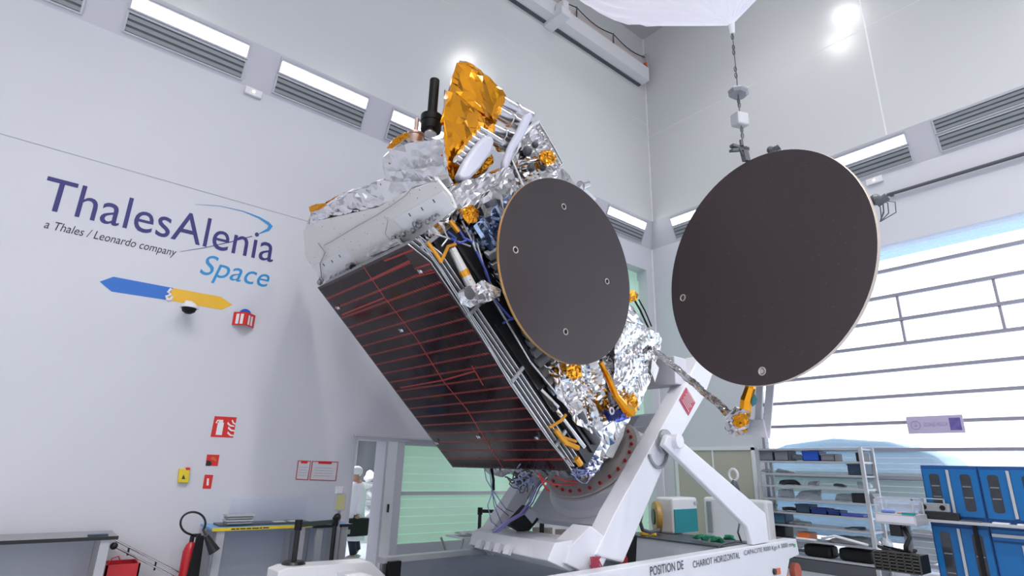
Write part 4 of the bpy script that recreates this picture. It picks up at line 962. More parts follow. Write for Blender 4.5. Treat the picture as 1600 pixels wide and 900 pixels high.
# row of grey louvres along the body
A, B = pY(768, 385, -1.2), pY(872, 610, -1.2); d = B-A; ld_ = nrm(d); ac = nrm(np.cross(FYv, ld_))
for k in range(15):
    c = A+d*(k+0.5)/15
    w = MB().box(c-ac*0.11-ld_*0.05+FYv*0.05, ac*0.22, ld_*0.075, -FYv*0.05+ld_*0.06); w.build('louver_blade', M['louver'], sat, bevel=0.006)
w = MB().cyl(pY(771, 468, -1.22), pY(829, 566, -1.24), 0.011, n=8); w.cyl(pY(829, 566, -1.24), pY(890, 640, -1.2), 0.014, n=8); w.cyl(pY(868, 640, -1.2), pY(912, 698, -1.15), 0.035, n=12)
w.cyl(pY(845, 608, -1.18), pY(872, 636, -1.18), 0.022, n=10)
w.build('silver_rod', M['steel'], sat, smooth='auto')
c0 = SP(1.55, 0.75, -1.16); MB().cyl(c0, c0-SU*0.50, 0.075, 0.065, n=20).build('dark_tube', M['dgrey'], sat, smooth='auto')
# white strut with foil box and small thruster on it
A, B = pY(706, 388, -1.24), pY(738, 450, -1.28)
MB().cyl(A, B, 0.045, 0.06, n=10).build('foil_strut', M['foilw'], sat, smooth='auto')
MB().cyl(A*0.45+B*0.55, A*0.3+B*0.7, 0.058, n=10).build('amber_tape', M['kap'], sat)
po = [(722, 452), (752, 439), (783, 452), (781, 464), (762, 472), (735, 480), (721, 474)]
foil(pxhull(po, pY, -1.42, -1.22), 0.018, 0.045, 4, 12).build('foil_box', M['foild'], sat)
c = pY(729, 460, -1.42); MB().cyl(c-FYv*0.05, c+FYv*0.06, 0.07, n=20).build('round_cap', M['steel'], sat, smooth='auto')
# amber kapton pieces near the wing
w = MB()
for pth, r in (([(668, 378), (680, 395), (690, 410)], 0.022), ([(690, 408), (700, 385), (712, 382)], 0.02), ([(703, 345), (716, 362)], 0.03), ([(858, 668), (876, 658), (884, 648)], 0.02),
               ([(868, 672), (884, 692), (903, 700)], 0.035), ([(876, 682), (900, 690)], 0.02), ([(900, 716), (907, 726)], 0.04)):
    MB().tube([pY(x, y, -1.27) for x, y in pth], r, n=7).build('amber_fitting', M['kap'], sat)
w = MB()
for pth in ([(668, 350), (680, 366), (700, 372), (722, 380), (735, 385)], [(722, 345), (735, 372), (745, 395)], [(690, 352), (700, 372), (690, 385)], [(745, 380), (760, 430), (780, 470)]):
    w.tube([pY(x, y, -1.2) for x, y in pth], 0.011, n=6)
w.build('pale_pipe', M['lgrey'], sat)
w = MB()
for pth in ([(700, 362), (712, 372), (708, 385)], [(715, 355), (725, 372), (738, 378)], [(705, 372), (718, 380), (728, 376)], [(744, 392), (760, 425), (774, 470), (800, 500)], [(786, 505), (800, 497), (826, 503)]):
    w.tube([pY(x, y, -1.22) for x, y in pth], 0.014, n=6)
w.build('blue_harness', M['bluec'], sat)
# deck skirt with white radiators, above the wing
sk = [(477, 401), (482, 372), (507, 382), (548, 358), (589, 335), (633, 307), (686, 282), (700, 300), (709, 324), (745, 378), (690, 360), (660, 366), (580, 404), (504, 442)]
sk = [(477, 401), (474, 360), (500, 345), (589, 325), (633, 300), (684, 282), (704, 306), (712, 326), (660, 366), (580, 404), (504, 442)]
M['foilk'] = mat('flat_pale_blanket', (0.80, 0.78, 0.76), 0.42, metal=0.1, bump=('noise', 7, 0.5), speck=(13, 0.10, (0.42, 0.16, 0.08)))
MB().prism([pW(x, y, 1.05) for x, y in sk], -SW*0.03).build('deck_skirt', M['foilk'], sat)
for po in ([(489, 415), (538, 389), (556, 412), (504, 442)], [(615, 342), (691, 299), (710, 325), (637, 367)]):
    o = MB().prism([pW(x, y, 1.065) for x, y in po], -SW*0.02).build('white_radiator', M['osr'], sat)
    w = MB(); a = [pW(x, y, 1.067) for x, y in po]
    for s, t in ((0.3, 0.3), (0.55, 0.35), (0.8, 0.3)):
        c = a[0]*(1-s)*(1-t)+a[1]*s*(1-t)+a[2]*s*t+a[3]*(1-s)*t; w.box(c, SU*0.04, FYv*0.015, SW*0.004)
    w.build('bracket_mark', M['dgrey'], o)
w = MB()
w.tube([pW(x, y, 1.09) for x, y in ((507, 383), (520, 376), (560, 352), (589, 336), (610, 322), (633, 306), (645, 292), (684, 282))], 0.006, n=5)
w.tube([pW(x, y, 1.09) for x, y in ((497, 380), (508, 395), (500, 412), (503, 440))], 0.008, n=5)
w.tube([pW(x, y, 1.09) for x, y in ((600, 338), (606, 345), (602, 365), (612, 380))], 0.004, n=5)
w.build('seam_line', M['seam'], sat)
w = MB()
for x, y in ((515, 437), (523, 434), (530, 431), (497, 440)): w.tube([pW(x, y, 1.12), pW(x+3, y-6, 1.16), pW(x+8, y-2, 1.2)], 0.014, n=6)
for x, y in ((615, 372), (630, 366), (645, 360), (655, 352), (668, 346), (678, 340), (648, 350)): w.ball(pW(x, y, 1.12), 0.035, 8, 6); w.tube([pW(x, y, 1.12), pW(x+4, y-6, 1.12), pW(x+9, y-3, 1.15)], 0.012, n=6)
w.build('wire_clips', M['louver'], sat)
c = pW(545, 417, 1.15); MB().ball(c, 0.05, 10, 7).cyl(c, c-FYv*0.1, 0.04).build('hinge_fitting', M['louver'], sat)
c = pW(500, 441, 1.18); MB().ball(c, 0.045, 10, 7).build('hinge_fitting', M['louver'], sat)
MB().ball(pW(551, 417, 1.16), 0.045, 8, 6, (1, 1.3, 0.8)).build('black_connector', M['blackm'], sat)
foil(pxhull([(572, 392), (600, 380), (625, 371), (630, 380), (600, 392), (575, 402)], pW, 1.16, 1.0), 0.012, 0.04, 5, 5).build('foil_roll', M['foilw'], sat)
# crumpled foil on top of the earth deck
D = lambda po, n_, f_, a, s_, m, nm='deck_foil', fn=pW, e_=0.06, fr=2.6, sh=0.12: foil(pxhull(po, fn, n_, f_, sh), a, e_, fr, s_).build(nm, m, sat)
D([(476, 357), (486, 330), (520, 312), (560, 296), (596, 282), (640, 290), (684, 284), (634, 306), (589, 334), (548, 357), (507, 382), (480, 372)], 1.0, 0.2, 0.030, 21, M['foild'], e_=0.075, fr=3.2)
D([(589, 333), (600, 290), (604, 270), (640, 268), (692, 262), (706, 290), (684, 284), (633, 306)], 0.9, 0.0, 0.030, 22, M['foild'], e_=0.075, fr=3.2)
D([(600, 246), (613, 232), (640, 236), (664, 222), (694, 214), (698, 262), (694, 288), (640, 288), (602, 283), (599, 262)], 0.5, 0.0, 0.026, 23, M['foild'], sh=0.08, e_=0.085, fr=3.2)
D([(484, 322), (508, 317), (510, 345), (488, 349)], 0.9, 0.6, 0.015, 24, M['gold'], 'amber_corner', e_=0.035)
D([(508, 316), (540, 300), (556, 296), (540, 308), (512, 322)], 0.7, 0.5, 0.01, 25, M['gold'], 'amber_edge', e_=0.035)
D([(604, 232), (616, 216), (636, 206), (640, 213), (612, 232)], 0.3, 0.1, 0.01, 26, M['gold'], 'amber_edge', e_=0.035)
# black quad helix antenna and copper horn beside it
def px_at(x, y): return onplane(x, y, SP(5.3, 0.0, 0.1), FYv)
ax = V(0.0, 0, 1)
c = px_at(673, 205)
o = MB().lathe(c, ax, [(0.0, 0), (0.145, 0), (0.15, 0.02), (0.15, 0.13), (0.16, 0.135), (0.16, 0.24), (0.12, 0.26), (0.0, 0.26)], n=40).build('black_antenna', M['blackm'], sat, smooth='auto')
t = px_at(673, 122); MB().lathe(c+FZ*0.25, ax, [(0.11, 0), (0.09, 0.03), (0.072, 0.05), (0.072, t[2]-c[2]-0.25), (0.0, t[2]-c[2]-0.24)], n=24).build('antenna_mast', M['blackm'], o, smooth='auto')
MB().lathe(c-FZ*0.05, ax, [(0.0, 0), (0.09, 0), (0.09, 0.05), (0.0, 0.05)], n=24).build('antenna_foot', M['steel'], o)
c = px_at(648, 226)
o = MB().lathe(c, ax, [(0.0, 0), (0.09, 0), (0.09, 0.02), (0.115, 0.06), (0.115, 0.125), (0.13, 0.13), (0.13, 0.16), (0.0, 0.16)], n=32).build('copper_antenna', M['copper'], sat, smooth='auto')
t = px_at(648, 184); MB().cyl(c+FZ*0.16, V(c[0], c[1], t[2]), 0.032, n=12).build('antenna_pin', M['copper'], o)
# amber feed horn hood
Gp = lambda po, a, b, s_, nm='amber_hood', m='gold', am=0.040, e_=0.11, fr=1.3: foil(pxhull(po, pY, a, b, 0.10), am, e_, fr, s_, sm=0.0).build(nm, M[m], sat)
Gp([(716, 97), (736, 103), (764, 126), (791, 149), (786, 172), (776, 193), (730, 172), (700, 150), (708, 118)], -0.7, 0.0, 31)
Gp([(695, 140), (712, 150), (776, 190), (772, 206), (742, 210), (714, 216), (696, 196), (690, 190)], -0.75, -0.1, 32)
Gp([(696, 192), (740, 206), (764, 202), (760, 230), (740, 262), (712, 291), (700, 275), (691, 240)], -0.8, -0.3, 33)
Gp([(742, 262), (768, 240), (772, 252), (756, 270), (738, 280)], -0.9, -0.6, 34, e_=0.04)
Gp([(770, 224), (790, 222), (792, 236), (776, 236)], -0.85, -0.6, 36, e_=0.04)
# feed tubes and milky protective covers
def stub(x0, y0, x1, y1, r0, r1, y=-0.9, nm='feed_tube', m='steel'):
    a, b = pY(x0, y0, y), pY(x1, y1, y); d = b-a; w = MB()
    w.lathe(a, d, [(0, 0), (r0, 0), (r0*1.0, np.linalg.norm(d)*0.45), (r0*1.18, np.linalg.norm(d)*0.47), (r0*1.18, np.linalg.norm(d)*0.53), (r0*1.02, np.linalg.norm(d)*0.55), (r1, np.linalg.norm(d)), (0, np.linalg.norm(d))], n=24)
    return w.build(nm, M[m], sat, smooth='auto')
stub(782, 160, 826, 186, 0.10, 0.12); stub(777, 176, 818, 200, 0.09, 0.10)
stub(768, 202, 806, 220, 0.08, 0.11); stub(764, 214, 800, 236, 0.07, 0.07, -1.0)
for k, (x, y) in enumerate(((712, 248), (717, 240), (722, 232), (728, 224), (734, 216), (741, 209), (747, 202))):
    stub(x, y, x+20, y+13, 0.055, 0.065, -1.0, 'feed_horn')
def cover(po, y, th, nm='horn_cover'):
    pts = [pY(a, b, y) for a, b in po]; c = np.mean(pts, 0)
    w = MB().prism(pts, FYv*th); return w.build(nm, M['cover'], sat, bevel=0.035, smooth='auto')
cover([(757, 213), (767, 211), (774, 219), (770, 236), (752, 262), (736, 279), (724, 281), (718, 273), (728, 252), (744, 228)], -1.18, 0.14)
cover([(822, 178), (831, 174), (834, 182), (820, 214), (806, 236), (796, 262), (790, 266), (788, 252), (798, 226), (812, 200)], -1.18, 0.10)
# silver equipment towards the right of the deck
D([(700, 290), (735, 285), (758, 272), (786, 262), (806, 262), (806, 300), (790, 330), (760, 348), (735, 340), (712, 322)], -1.15, -0.6, 0.035, 41, M['foil'], fn=pY)
D([(790, 262), (812, 222), (832, 195), (846, 196), (860, 222), (877, 262), (868, 285), (840, 284), (800, 300)], -1.05, -0.5, 0.03, 42, M['foil'], fn=pY)
D([(812, 245), (850, 240), (878, 264), (912, 305), (880, 320), (820, 290)], -0.8, -0.2, 0.03, 43, M['foil'], fn=pY)
w = MB()
for pth, r in (([(842, 190), (858, 216), (880, 256)], 0.018), ([(812, 216), (830, 198), (842, 190)], 0.02), ([(815, 255), (842, 250), (862, 240)], 0.018), ([(800, 250), (815, 285), (822, 300)], 0.02), ([(880, 256), (873, 262), (858, 240)], 0.015)):
    w.tube([pY(x, y, -1.12) for x, y in pth], r, n=6)
w.build('truss_rod', M['steel'], sat)
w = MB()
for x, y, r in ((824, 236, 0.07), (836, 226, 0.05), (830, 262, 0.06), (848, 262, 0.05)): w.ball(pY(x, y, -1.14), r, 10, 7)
w.build('recess_shade_ball', M['dgrey'], sat)  # solid dark balls paint the shade of recesses among the rods
D([(845, 238), (858, 234), (868, 243), (866, 254), (852, 258), (844, 250)], -1.3, -1.1, 0.022, 44, M['gold'], 'amber_knob', fn=pY, e_=0.03, fr=6)
D([(724, 324), (738, 320), (748, 330), (745, 347), (732, 350), (722, 338)], -1.3, -1.1, 0.022, 45, M['gold'], 'amber_knob', fn=pY, e_=0.03, fr=6)
D([(886, 572), (898, 566), (908, 574), (909, 588), (896, 596), (885, 586)], -1.5, -1.3, 0.022, 46, M['gold'], 'amber_knob', fn=pY, e_=0.03, fr=6)
D([(979, 457), (990, 453), (998, 461), (994, 470), (984, 472)], -1.3, -1.15, 0.015, 47, M['gold'], 'amber_knob', fn=pY, e_=0.03, fr=6)
c = pY(915, 295, -1.0); MB().cyl(c-FX*0.12, c+FX*0.05+FZ*0.1, 0.08, 0.06, n=16).build('side_thruster', M['steel'], sat, smooth='auto'); MB().cyl(pY(905, 290, -1.0), pY(928, 312, -1.0), 0.045, n=12).build('side_thruster_base', M['steel'], sat)
# silver foil left of the small reflector, blue reflection put into its colour
D([(742, 352), (768, 332), (800, 300), (830, 300), (800, 380), (812, 470), (790, 440), (776, 395)], -1.16, -0.9, 0.02, 48, M['foilb'], fn=pY, nm='bluish_foil')
# foil bulges on the near face, below and right of the small reflector
D([(850, 560), (890, 560), (950, 560), (985, 545), (995, 600), (992, 632), (950, 650), (925, 680), (900, 660), (872, 620)], -1.2, -0.8, 0.045, 51, M['foil'], fn=pY, nm='side_foil', e_=0.05)
D([(975, 500), (1003, 508), (1030, 520), (1034, 530), (1026, 560), (1012, 575), (1000, 612), (999, 640), (975, 648), (960, 600), (960, 545)], -1.3, -0.7, 0.04, 52, M['foil'], fn=pY, nm='side_foil', e_=0.05)
D([(984, 475), (997, 500), (1012, 515), (985, 520), (970, 500), (975, 480)], -1.2, -0.9, 0.02, 53, M['foil'], fn=pY, nm='side_foil')
D([(890, 650), (925, 640), (952, 655), (970, 668), (962, 696), (950, 716), (925, 716), (905, 700)], -0.85, -0.3, 0.02, 54, M['foil'], fn=pY, nm='base_foil', e_=0.06)
MB().prism([pY(x, y, -0.87) for x, y in ((948, 668), (956, 662), (978, 664), (974, 682), (958, 716), (948, 714), (942, 690))], FYv*0.05).build('base_plate', M['foilw'], sat, bevel=0.01)
w = MB().cyl(pY(936, 722, -0.8), pY(932, 734, -0.8), 0.05, 0.045, n=16); w.build('nozzle', M['steel'], sat)
D([(1019, 560), (1030, 575), (1024, 598), (1017, 580)], -1.34, -1.2, 0.006, 55, M['foilw'], fn=pY, nm='foil_flap', e_=0.05)
w = MB()
w.tube([pY(x, y, -1.5) for x, y in ((938, 566), (950, 590), (962, 618), (974, 634), (986, 644))], [0.035, 0.042, 0.045, 0.06, 0.075], n=7)
w.build('amber_arm', M['gold'], sat)
D([(975, 622), (992, 614), (998, 630), (994, 648), (980, 652), (970, 640)], -1.5, -1.3, 0.02, 56, M['gold'], 'amber_hinge', fn=pY, e_=0.035, fr=5)
c = pY(956, 642, -1.35); MB().tube([c+0.04*(math.cos(t)*FX+math.sin(t)*FZ) for t in np.linspace(0, 2*math.pi, 16)], 0.012, n=6).build('white_ring', M['white'], sat)
D([(950, 640), (975, 640), (985, 652), (960, 660)], -1.25, -1.1, 0.02, 57, mat('blue_foil', (0.10, 0.14, 0.55), 0.3, metal=0.8), 'blue_patch', fn=pY, e_=0.04)
w = MB(); w.tube([pY(x, y, -1.2) for x, y in ((992, 470), (1000, 484), (1013, 512))], 0.016, n=6); w.tube([pY(x, y, -1.2) for x, y in ((998, 468), (1008, 486), (1018, 510))], 0.012, n=6)
w.build('black_rod', M['blackm'], sat)
# cable tangles
def tangle(name, cx, cy, y, sx, sy, n, r, m, seed, drop=0):
    rr = np.random.RandomState(seed); w = MB()
    for k in range(n):
        p = np.array([cx, cy])+rr.randn(2)*(sx*0.5, sy*0.5); pts = []; v = rr.randn(2)*(sx, sy)*0.25
        for j in range(9):
            pts.append(pY(p[0], p[1], y+rr.randn()*0.03)); v = v*0.75+rr.randn(2)*(sx, sy)*0.2-(p-np.array([cx, cy]))*0.12; p = p+v
        w.tube(pts, r, n=5)
    return w.build(name, m, sat, smooth=True)
tangle('blue_wires', 917, 727, -0.95, 14, 13, 14, 0.007, M['bluec'], 3); tangle('pale_wires', 912, 735, -0.98, 18, 12, 9, 0.007, M['lblue'], 4)
tangle('grey_wires', 812, 752, -0.3, 12, 12, 14, 0.009, M['dgrey'], 5); tangle('pale_wires', 818, 750, -0.35, 14, 12, 9, 0.008, M['lblue'], 6)
w = MB()
for pth in ([(840, 740), (852, 752), (866, 757), (900, 757)], [(842, 742), (850, 758), (858, 768)], [(868, 744), (884, 752), (904, 752)]): w.tube([pY(x, y, -0.75) for x, y in pth], 0.012, n=6)
w.build('red_wires', M['redc'], sat, smooth=True)
w = MB()
for k, pth in enumerate(([(765, 734), (768, 760), (772, 790), (785, 820)], [(770, 734), (771, 765), (762, 790), (768, 815), (780, 825)], [(757, 734), (760, 750), (770, 766), (790, 795), (802, 800)], [(768, 766), (776, 790), (795, 806)])):
    w.tube([pY(x, y, 0.5) for x, y in pth], 0.008, n=5)
w.build('hanging_cables', M['lblue'], sat, smooth=True)
MB().tube([pY(x, y, 0.5) for x, y in ((768, 732), (771, 750), (771, 766))], 0.02, n=6).build('black_cable', M['blackm'], sat, smooth=True)
w = MB()
for dx in (0, 3, 7): w.tube([pY(x+dx, y, -0.2+0.01*dx) for x, y in ((848, 748), (836, 762), (826, 785), (812, 803), (790, 815), (770, 832))], 0.011, n=5)
w.build('violet_cables', mat('violet_wire', (0.20, 0.18, 0.42), 0.4), sat, smooth=True)

# reflectors
def dish(name, c, N, R, rimm, depth=0.05, th=0.035, holes=(), parent=sat, hole_m=None):
    N = nrm(N)     # N points away from the viewer
    prof = [(R*t, -depth*t*t) for t in np.linspace(0, 1, 10)][::-1]
    o = MB().lathe(c+N*depth, N, prof, n=96).build(name, M['dish'], parent, smooth=True)
    MB().lathe(c, N, [(R, 0.0), (R+0.004, 0.006), (R+0.004, th), (R-0.01, th+0.004)], n=96).build('rim', rimm, o, smooth='auto')
    MB().lathe(c+N*th, N, [(R-0.01, 0.0), (R*0.5, 0.05), (0.02, 0.06)], n=64).build('back_shell', M['foil'], o, smooth=True)
    w = MB(); w2 = MB()
    for x, y in holes:
        d = ray(x, y); P = CAM+d*(((c-CAM) @ N)/(d @ N)); r2 = np.linalg.norm(P-c); P = P+N*(depth*(1-(r2/R)**2))-N*0.004
        e1, e2 = perp(N); w.tube([P+0.036*(math.cos(t)*e1+math.sin(t)*e2) for t in np.linspace(0, 2*math.pi, 20)], 0.0075, n=6)
        w2.cyl(P+N*0.003, P-N*0.006, 0.024, n=16)
    w.build('insert_ring', M['rimw'], o); w2.build('insert_plug', hole_m or M['blackm'], o)
    return o
k1 = 1.2
c1 = CAM+(V(4.026, 3.985, 3.753)-CAM)*1.2
dish('small_reflector', c1, V(-0.036, 0.999, 0.016), 1.2, M['rimg'], holes=((883, 322), (807, 390), (951, 439), (886, 518)))
c2 = CAM+(V(4.631, 2.300, 3.501)-CAM)*(1.2/1.05)
N2 = V(0.98, -0.198, -0.032)
big = dish('deployed_reflector', c2, N2, 1.2, M['rimw'], holes=((1066, 465), (1190, 580)), hole_m=M['steel'])
# stand-offs between the small reflector and the body
for x, y in ((883, 322), (807, 390), (951, 439), (886, 518)):
    a = pY(x, y, -1.45); MB().cyl(a, a+FYv*0.35, 0.05, n=10).build('standoff', M['foil'], sat)
# rim hardware of the big reflector
for cx, cy, r in ((1368, 312, 0.05), (1204, 234, 0.04)):
    p = onplane(cx, cy, c2+nrm(N2)*0.12, N2); w = MB().ball(p, r, 10, 7); w.cyl(p-FZ*0.04, p+FYv*-0.09, r*0.7, n=12)
    for k in range(5): a = _rng.randn(3)*0.03; w.tube([p, p+a+V(0.02, -0.07, -0.04), p+a+V(0.03, -0.06, -0.13), p+V(0.02, 0.0, -0.2)], 0.005, n=5)
    w.build('rim_sensor', M['dgrey'], big)
# boom that carries the deployed reflector
A = pY(1020, 545, -1.3); Bn = onp(1150, 655, 0, c2[0]+0.18)
foil([A+(Bn-A)*t+0.045*V(*(a, b, c)) for t in np.linspace(0, 1, 9) for a, b, c in ((1, 0.5, 0), (-1, -.5, 0), (0, 0, 1.1), (0, 0, -1.1))], 0.014, 0.05, 6, 70).build('reflector_boom', M['foil'], sat)
nd = [(1137, 645), (1150, 636), (1170, 642), (1172, 662), (1166, 676), (1150, 682), (1134, 674), (1132, 656)]
fX = lambda x, y, d: onp(x, y, 0, d)
foil(pxhull(nd, fX, c2[0]+0.0, c2[0]+0.28, 0.1), 0.02, 0.04, 6, 71).build('boom_knuckle', M['foil'], sat)
foil(pxhull([(1145, 650), (1158, 646), (1168, 652), (1166, 664), (1154, 670), (1144, 662)], fX, c2[0]-0.13, c2[0]+0.06, 0.1), 0.012, 0.035, 6, 72).build('amber_hinge', M['gold'], sat)
w = MB().tube([onp(x, y, 0, c2[0]+0.06) for x, y in ((1160, 656), (1164, 642), (1166, 626), (1172, 606), (1173, 592))], [0.065, 0.055, 0.058, 0.05, 0.05], n=7)
w.build('amber_arm', M['gold'], sat)
c = onp(1170, 624, 0, c2[0]+0.10); MB().ball(c, 0.085, 12, 8, (0.6, 1, 0.9)).build('blue_clamp', M['teald'], sat)
w = MB()
P_ = lambda x, y: onp(x, y, 0, c2[0]+0.30)
w.prism([P_(1182, 590), P_(1192, 590), P_(1189, 662), P_(1179, 662)], (0.02, 0, 0)); w.prism([P_(1198, 590), P_(1210, 590), P_(1202, 685), P_(1190, 683)], (0.02, 0, 0))
w.prism([P_(1180, 656), P_(1194, 656), P_(1200, 685), P_(1166, 678), P_(1168, 655)], (-0.025, 0, 0))
w.build('slotted_plate', M['soffit'], sat)

# ================================================================== BALLOON that takes the weight of the deployed reflector
tip = onp(1143, 40, 1, c2[1])
bl = empty('balloon', tuple(onp(1160, 240, 1, c2[1])), 'translucent white helium balloon tethered to the large dark reflector', 'balloon')
rt = V(_R[0][0], _R[0][1], 0); rt = nrm(rt)
cen = onp(1048, -249, 1, c2[1]); _d = nrm(ray(1045, 23)); R = float(np.linalg.norm((cen-CAM)-((cen-CAM) @ _d)*_d))*1.06; cen = cen+rt*0.06
axb = nrm(tip-cen); dd = np.linalg.norm(tip-cen); th0 = math.acos(R/dd)
e1, e2 = perp(axb); vs = []; n = 240
rows = []
for t in np.linspace(0.03, 1, 12): rows.append(('c', t))
for th in np.linspace(th0, math.pi*0.96, 22)[1:]: rows.append(('s', th))
for kind, t in rows:
    for k in range(n):
        ph = 2*math.pi*k/n
        if kind == 'c':
            q0 = cen+R*(math.cos(th0)*axb+math.sin(th0)*(math.cos(ph)*e1+math.sin(ph)*e2)); p = tip+(q0-tip)*t; wob = 0.10*(1-t)*0.6+0.012*1
            rad = (math.cos(ph)*e1+math.sin(ph)*e2); p = p+rad*t*(1-t*0.5)*0.05*math.sin(ph*23+1.5*math.sin(ph*3))
        else:
            p = cen+R*(math.cos(t)*axb+math.sin(t)*(math.cos(ph)*e1+math.sin(ph)*e2))
            p = p+nrm(p-cen)*0.05*math.exp(-(t-th0)*2.5)*math.sin(ph*23+1.5*math.sin(ph*3))
        vs.append(p)
nr_ = len(rows)
MB().add(vs, [(j*n+i, j*n+(i+1) % n, (j+1)*n+(i+1) % n, (j+1)*n+i) for j in range(nr_-1) for i in range(n)]).build('envelope', M['balloon'], bl, smooth=True)
MB().cyl(tip-V(0, 0, 0.12), tip+V(0, 0, 0.05), 0.028, 0.04, n=10).build('neck_tie', M['whitep'], bl)
B_ = lambda x, y: onp(x, y, 1, c2[1])
seq = [(1144, 46), (1146, 70), (1149, 100), (1151, 120), (1153, 145), (1155, 170), (1157, 184), (1159, 205), (1160, 222)]
w = MB().tube([B_(*q_) for q_ in seq], 0.006, n=5); w.build('tether', M['dgrey'], bl)
w = MB()
for x, y in ((1144, 50), (1144.5, 58), (1146, 74), (1146.5, 82), (1149, 108), (1150, 118), (1154, 158), (1155, 164), (1159, 203), (1160, 212)):
    c = B_(x, y); w.tube([c+0.022*(math.cos(t)*rt*0.6)+V(0, 0, 0.036*math.sin(t)) for t in np.linspace(0, 2*math.pi, 10)], 0.006, n=5)
w.build('chain_link', M['dgrey'], bl)
c = B_(1153, 145); o = MB().lathe(c-V(0, 0, 0.03), (0.15, -0.1, 1), [(0, 0), (0.09, 0.0), (0.115, 0.025), (0.115, 0.04), (0.09, 0.065), (0, 0.07)], n=8).build('ballast_disc', M['grey'], bl)
c = B_(1157, 184); MB().box(c-rt*0.075-V(0, 0.05, 0.09), rt*0.13+V(0, 0, -0.03), (0.02, 0.11, 0), (0.01, 0, 0.17)).build('ballast_box', M['lgrey'], bl, bevel=0.02)
w = MB(); c = B_(1159, 228)
w.box(c-rt*0.09, rt*0.17-V(0, 0, 0.05), (0.01, 0.05, 0), (0, 0, 0.03)); w.box(c-rt*0.10-V(0, 0, 0.06), rt*0.18+V(0, 0, 0.02), (0.01, 0.05, 0), (0, 0, 0.03))
w.box(c-V(0, 0, 0.17)+rt*0.03, rt*0.05, (0.01, 0.05, 0), V(0, 0, 0.17)-rt*0.02); w.cyl(c-V(0, 0, 0.03)-rt*0.03, B_(1167, 253), 0.012); w.cyl(c, c+V(0, 0, 0.07), 0.02)
w.build('hook_clamp', M['dgrey'], bl)

# ================================================================== RACK AND CABINETS BEFORE THE BIG WINDOW
X0 = 12.0; X1 = 12.55
ra, rb = onp(1183, 705, 0, X0)[1], onp(1344, 703, 0, X0)[1]
e = empty('shelf_rack', (12.3, (ra+rb)/2, 0), 'long light metal shelf rack standing in front of the bright window', 'shelf rack')
zsh = [onp(x, y, 0, X0)[2] for x, y in ((1343, 700), (1347, 721), (1350, 743), (1353, 764), (1357, 787), (1361, 810), (1364, 832), (1367, 856), (1371, 884))]
for z in zsh: MB().bx(X0, X1, rb, ra, z-0.035, z).build('shelf', M['lgrey'], e)
for x in (X0, X1):
    for y in (ra, rb): MB().bx(x-0.03, x+0.03, y-0.03, y+0.03, 0, zsh[0]+0.02).build('post', M['lgrey'], e)
MB().bx(X0, X1, rb, ra, 0.0, max(0.05, zsh[-1]-0.05)).build('plinth', M['dgrey'], e)
def ybox(nm, px0, px1, py, h, s, m, label, cat, x=X0+0.05, d=0.35, bev=0.012, **k):
    y0, y1 = onp(px0, py, 0, x)[1], onp(px1, py, 0, x)[1]; z = zsh[s]
    return MB().bx(x, x+d, y1, y0, z+0.001, z+h).build(nm, m, bevel=bev, label=label, cat=cat, **k)
def openbin(nm, px0, px1, py, h, s, m, label, x=X0+0.05, d=0.35):
    y0, y1 = onp(px0, py, 0, x)[1], onp(px1, py, 0, x)[1]; z = zsh[s]+0.002; w = MB(); t = 0.012
    w.bx(x, x+d, y1, y0, z, z+t); w.bx(x, x+t, y1, y0, z, z+h); w.bx(x+d-t, x+d, y1, y0, z, z+h); w.bx(x, x+d, y1, y1+t, z, z+h); w.bx(x, x+d, y0-t, y0, z, z+h)
    w.bx(x-0.012, x+0.0, y1-0.01, y0+0.01, z+h-0.03, z+h)
    return w.build(nm, m, label=label, cat='bin')
openbin('storage_bin', 1185, 1208, 715, 0.20, 1, M['bin'], 'grey storage bin at the left end of the top shelf')
openbin('storage_bin', 1210, 1232, 715, 0.20, 1, M['bin'], 'second grey storage bin from the left on the top shelf')
openbin('storage_bin', 1254, 1280, 715, 0.19, 1, M['bbin'], 'bright blue storage bin on the top shelf')
openbin('storage_bin', 1282, 1304, 715, 0.14, 1, M['bin'], 'low grey bin right of the bright blue bin')
openbin('storage_bin', 1325, 1352, 736, 0.20, 2, M['dbin'], 'dark blue bin at the right end of the second shelf')
ybox('black_block', 1337, 1347, 715, 0.16, 1, M['black'], 'small black block at the right end of the top shelf', 'block')
bags = [(1234, 1252, 1, 0.12), (1184, 1200, 2, 0.07), (1200, 1245, 2, 0.09), (1202, 1250, 3, 0.10), (1250, 1276, 3, 0.09), (1290, 1320, 3, 0.06), (1320, 1368, 3, 0.12), (1205, 1232, 4, 0.20), (1232, 1284, 4, 0.24), (1290, 1326, 4, 0.14), (1185, 1206, 5, 0.14), (1206, 1238, 5, 0.07), (1215, 1260, 6, 0.05), (1300, 1340, 6, 0.04), (1352, 1372, 7, 0.3)]
names = ['on the top shelf beside the bright blue bin', 'at the left end of the second shelf', 'left of centre on the second shelf', 'at the left of the third shelf', 'left of centre on the third shelf', 'in the middle of the third shelf', 'at the right end of the third shelf',
         'small heap at the left of the fourth shelf', 'large heap on the fourth shelf', 'in the middle of the fourth shelf', 'at the left end of the fifth shelf', 'second heap on the fifth shelf', 'thin heap at the left of the sixth shelf', 'thin heap at the right of the sixth shelf', 'spilling past the right post of the second lowest shelf']
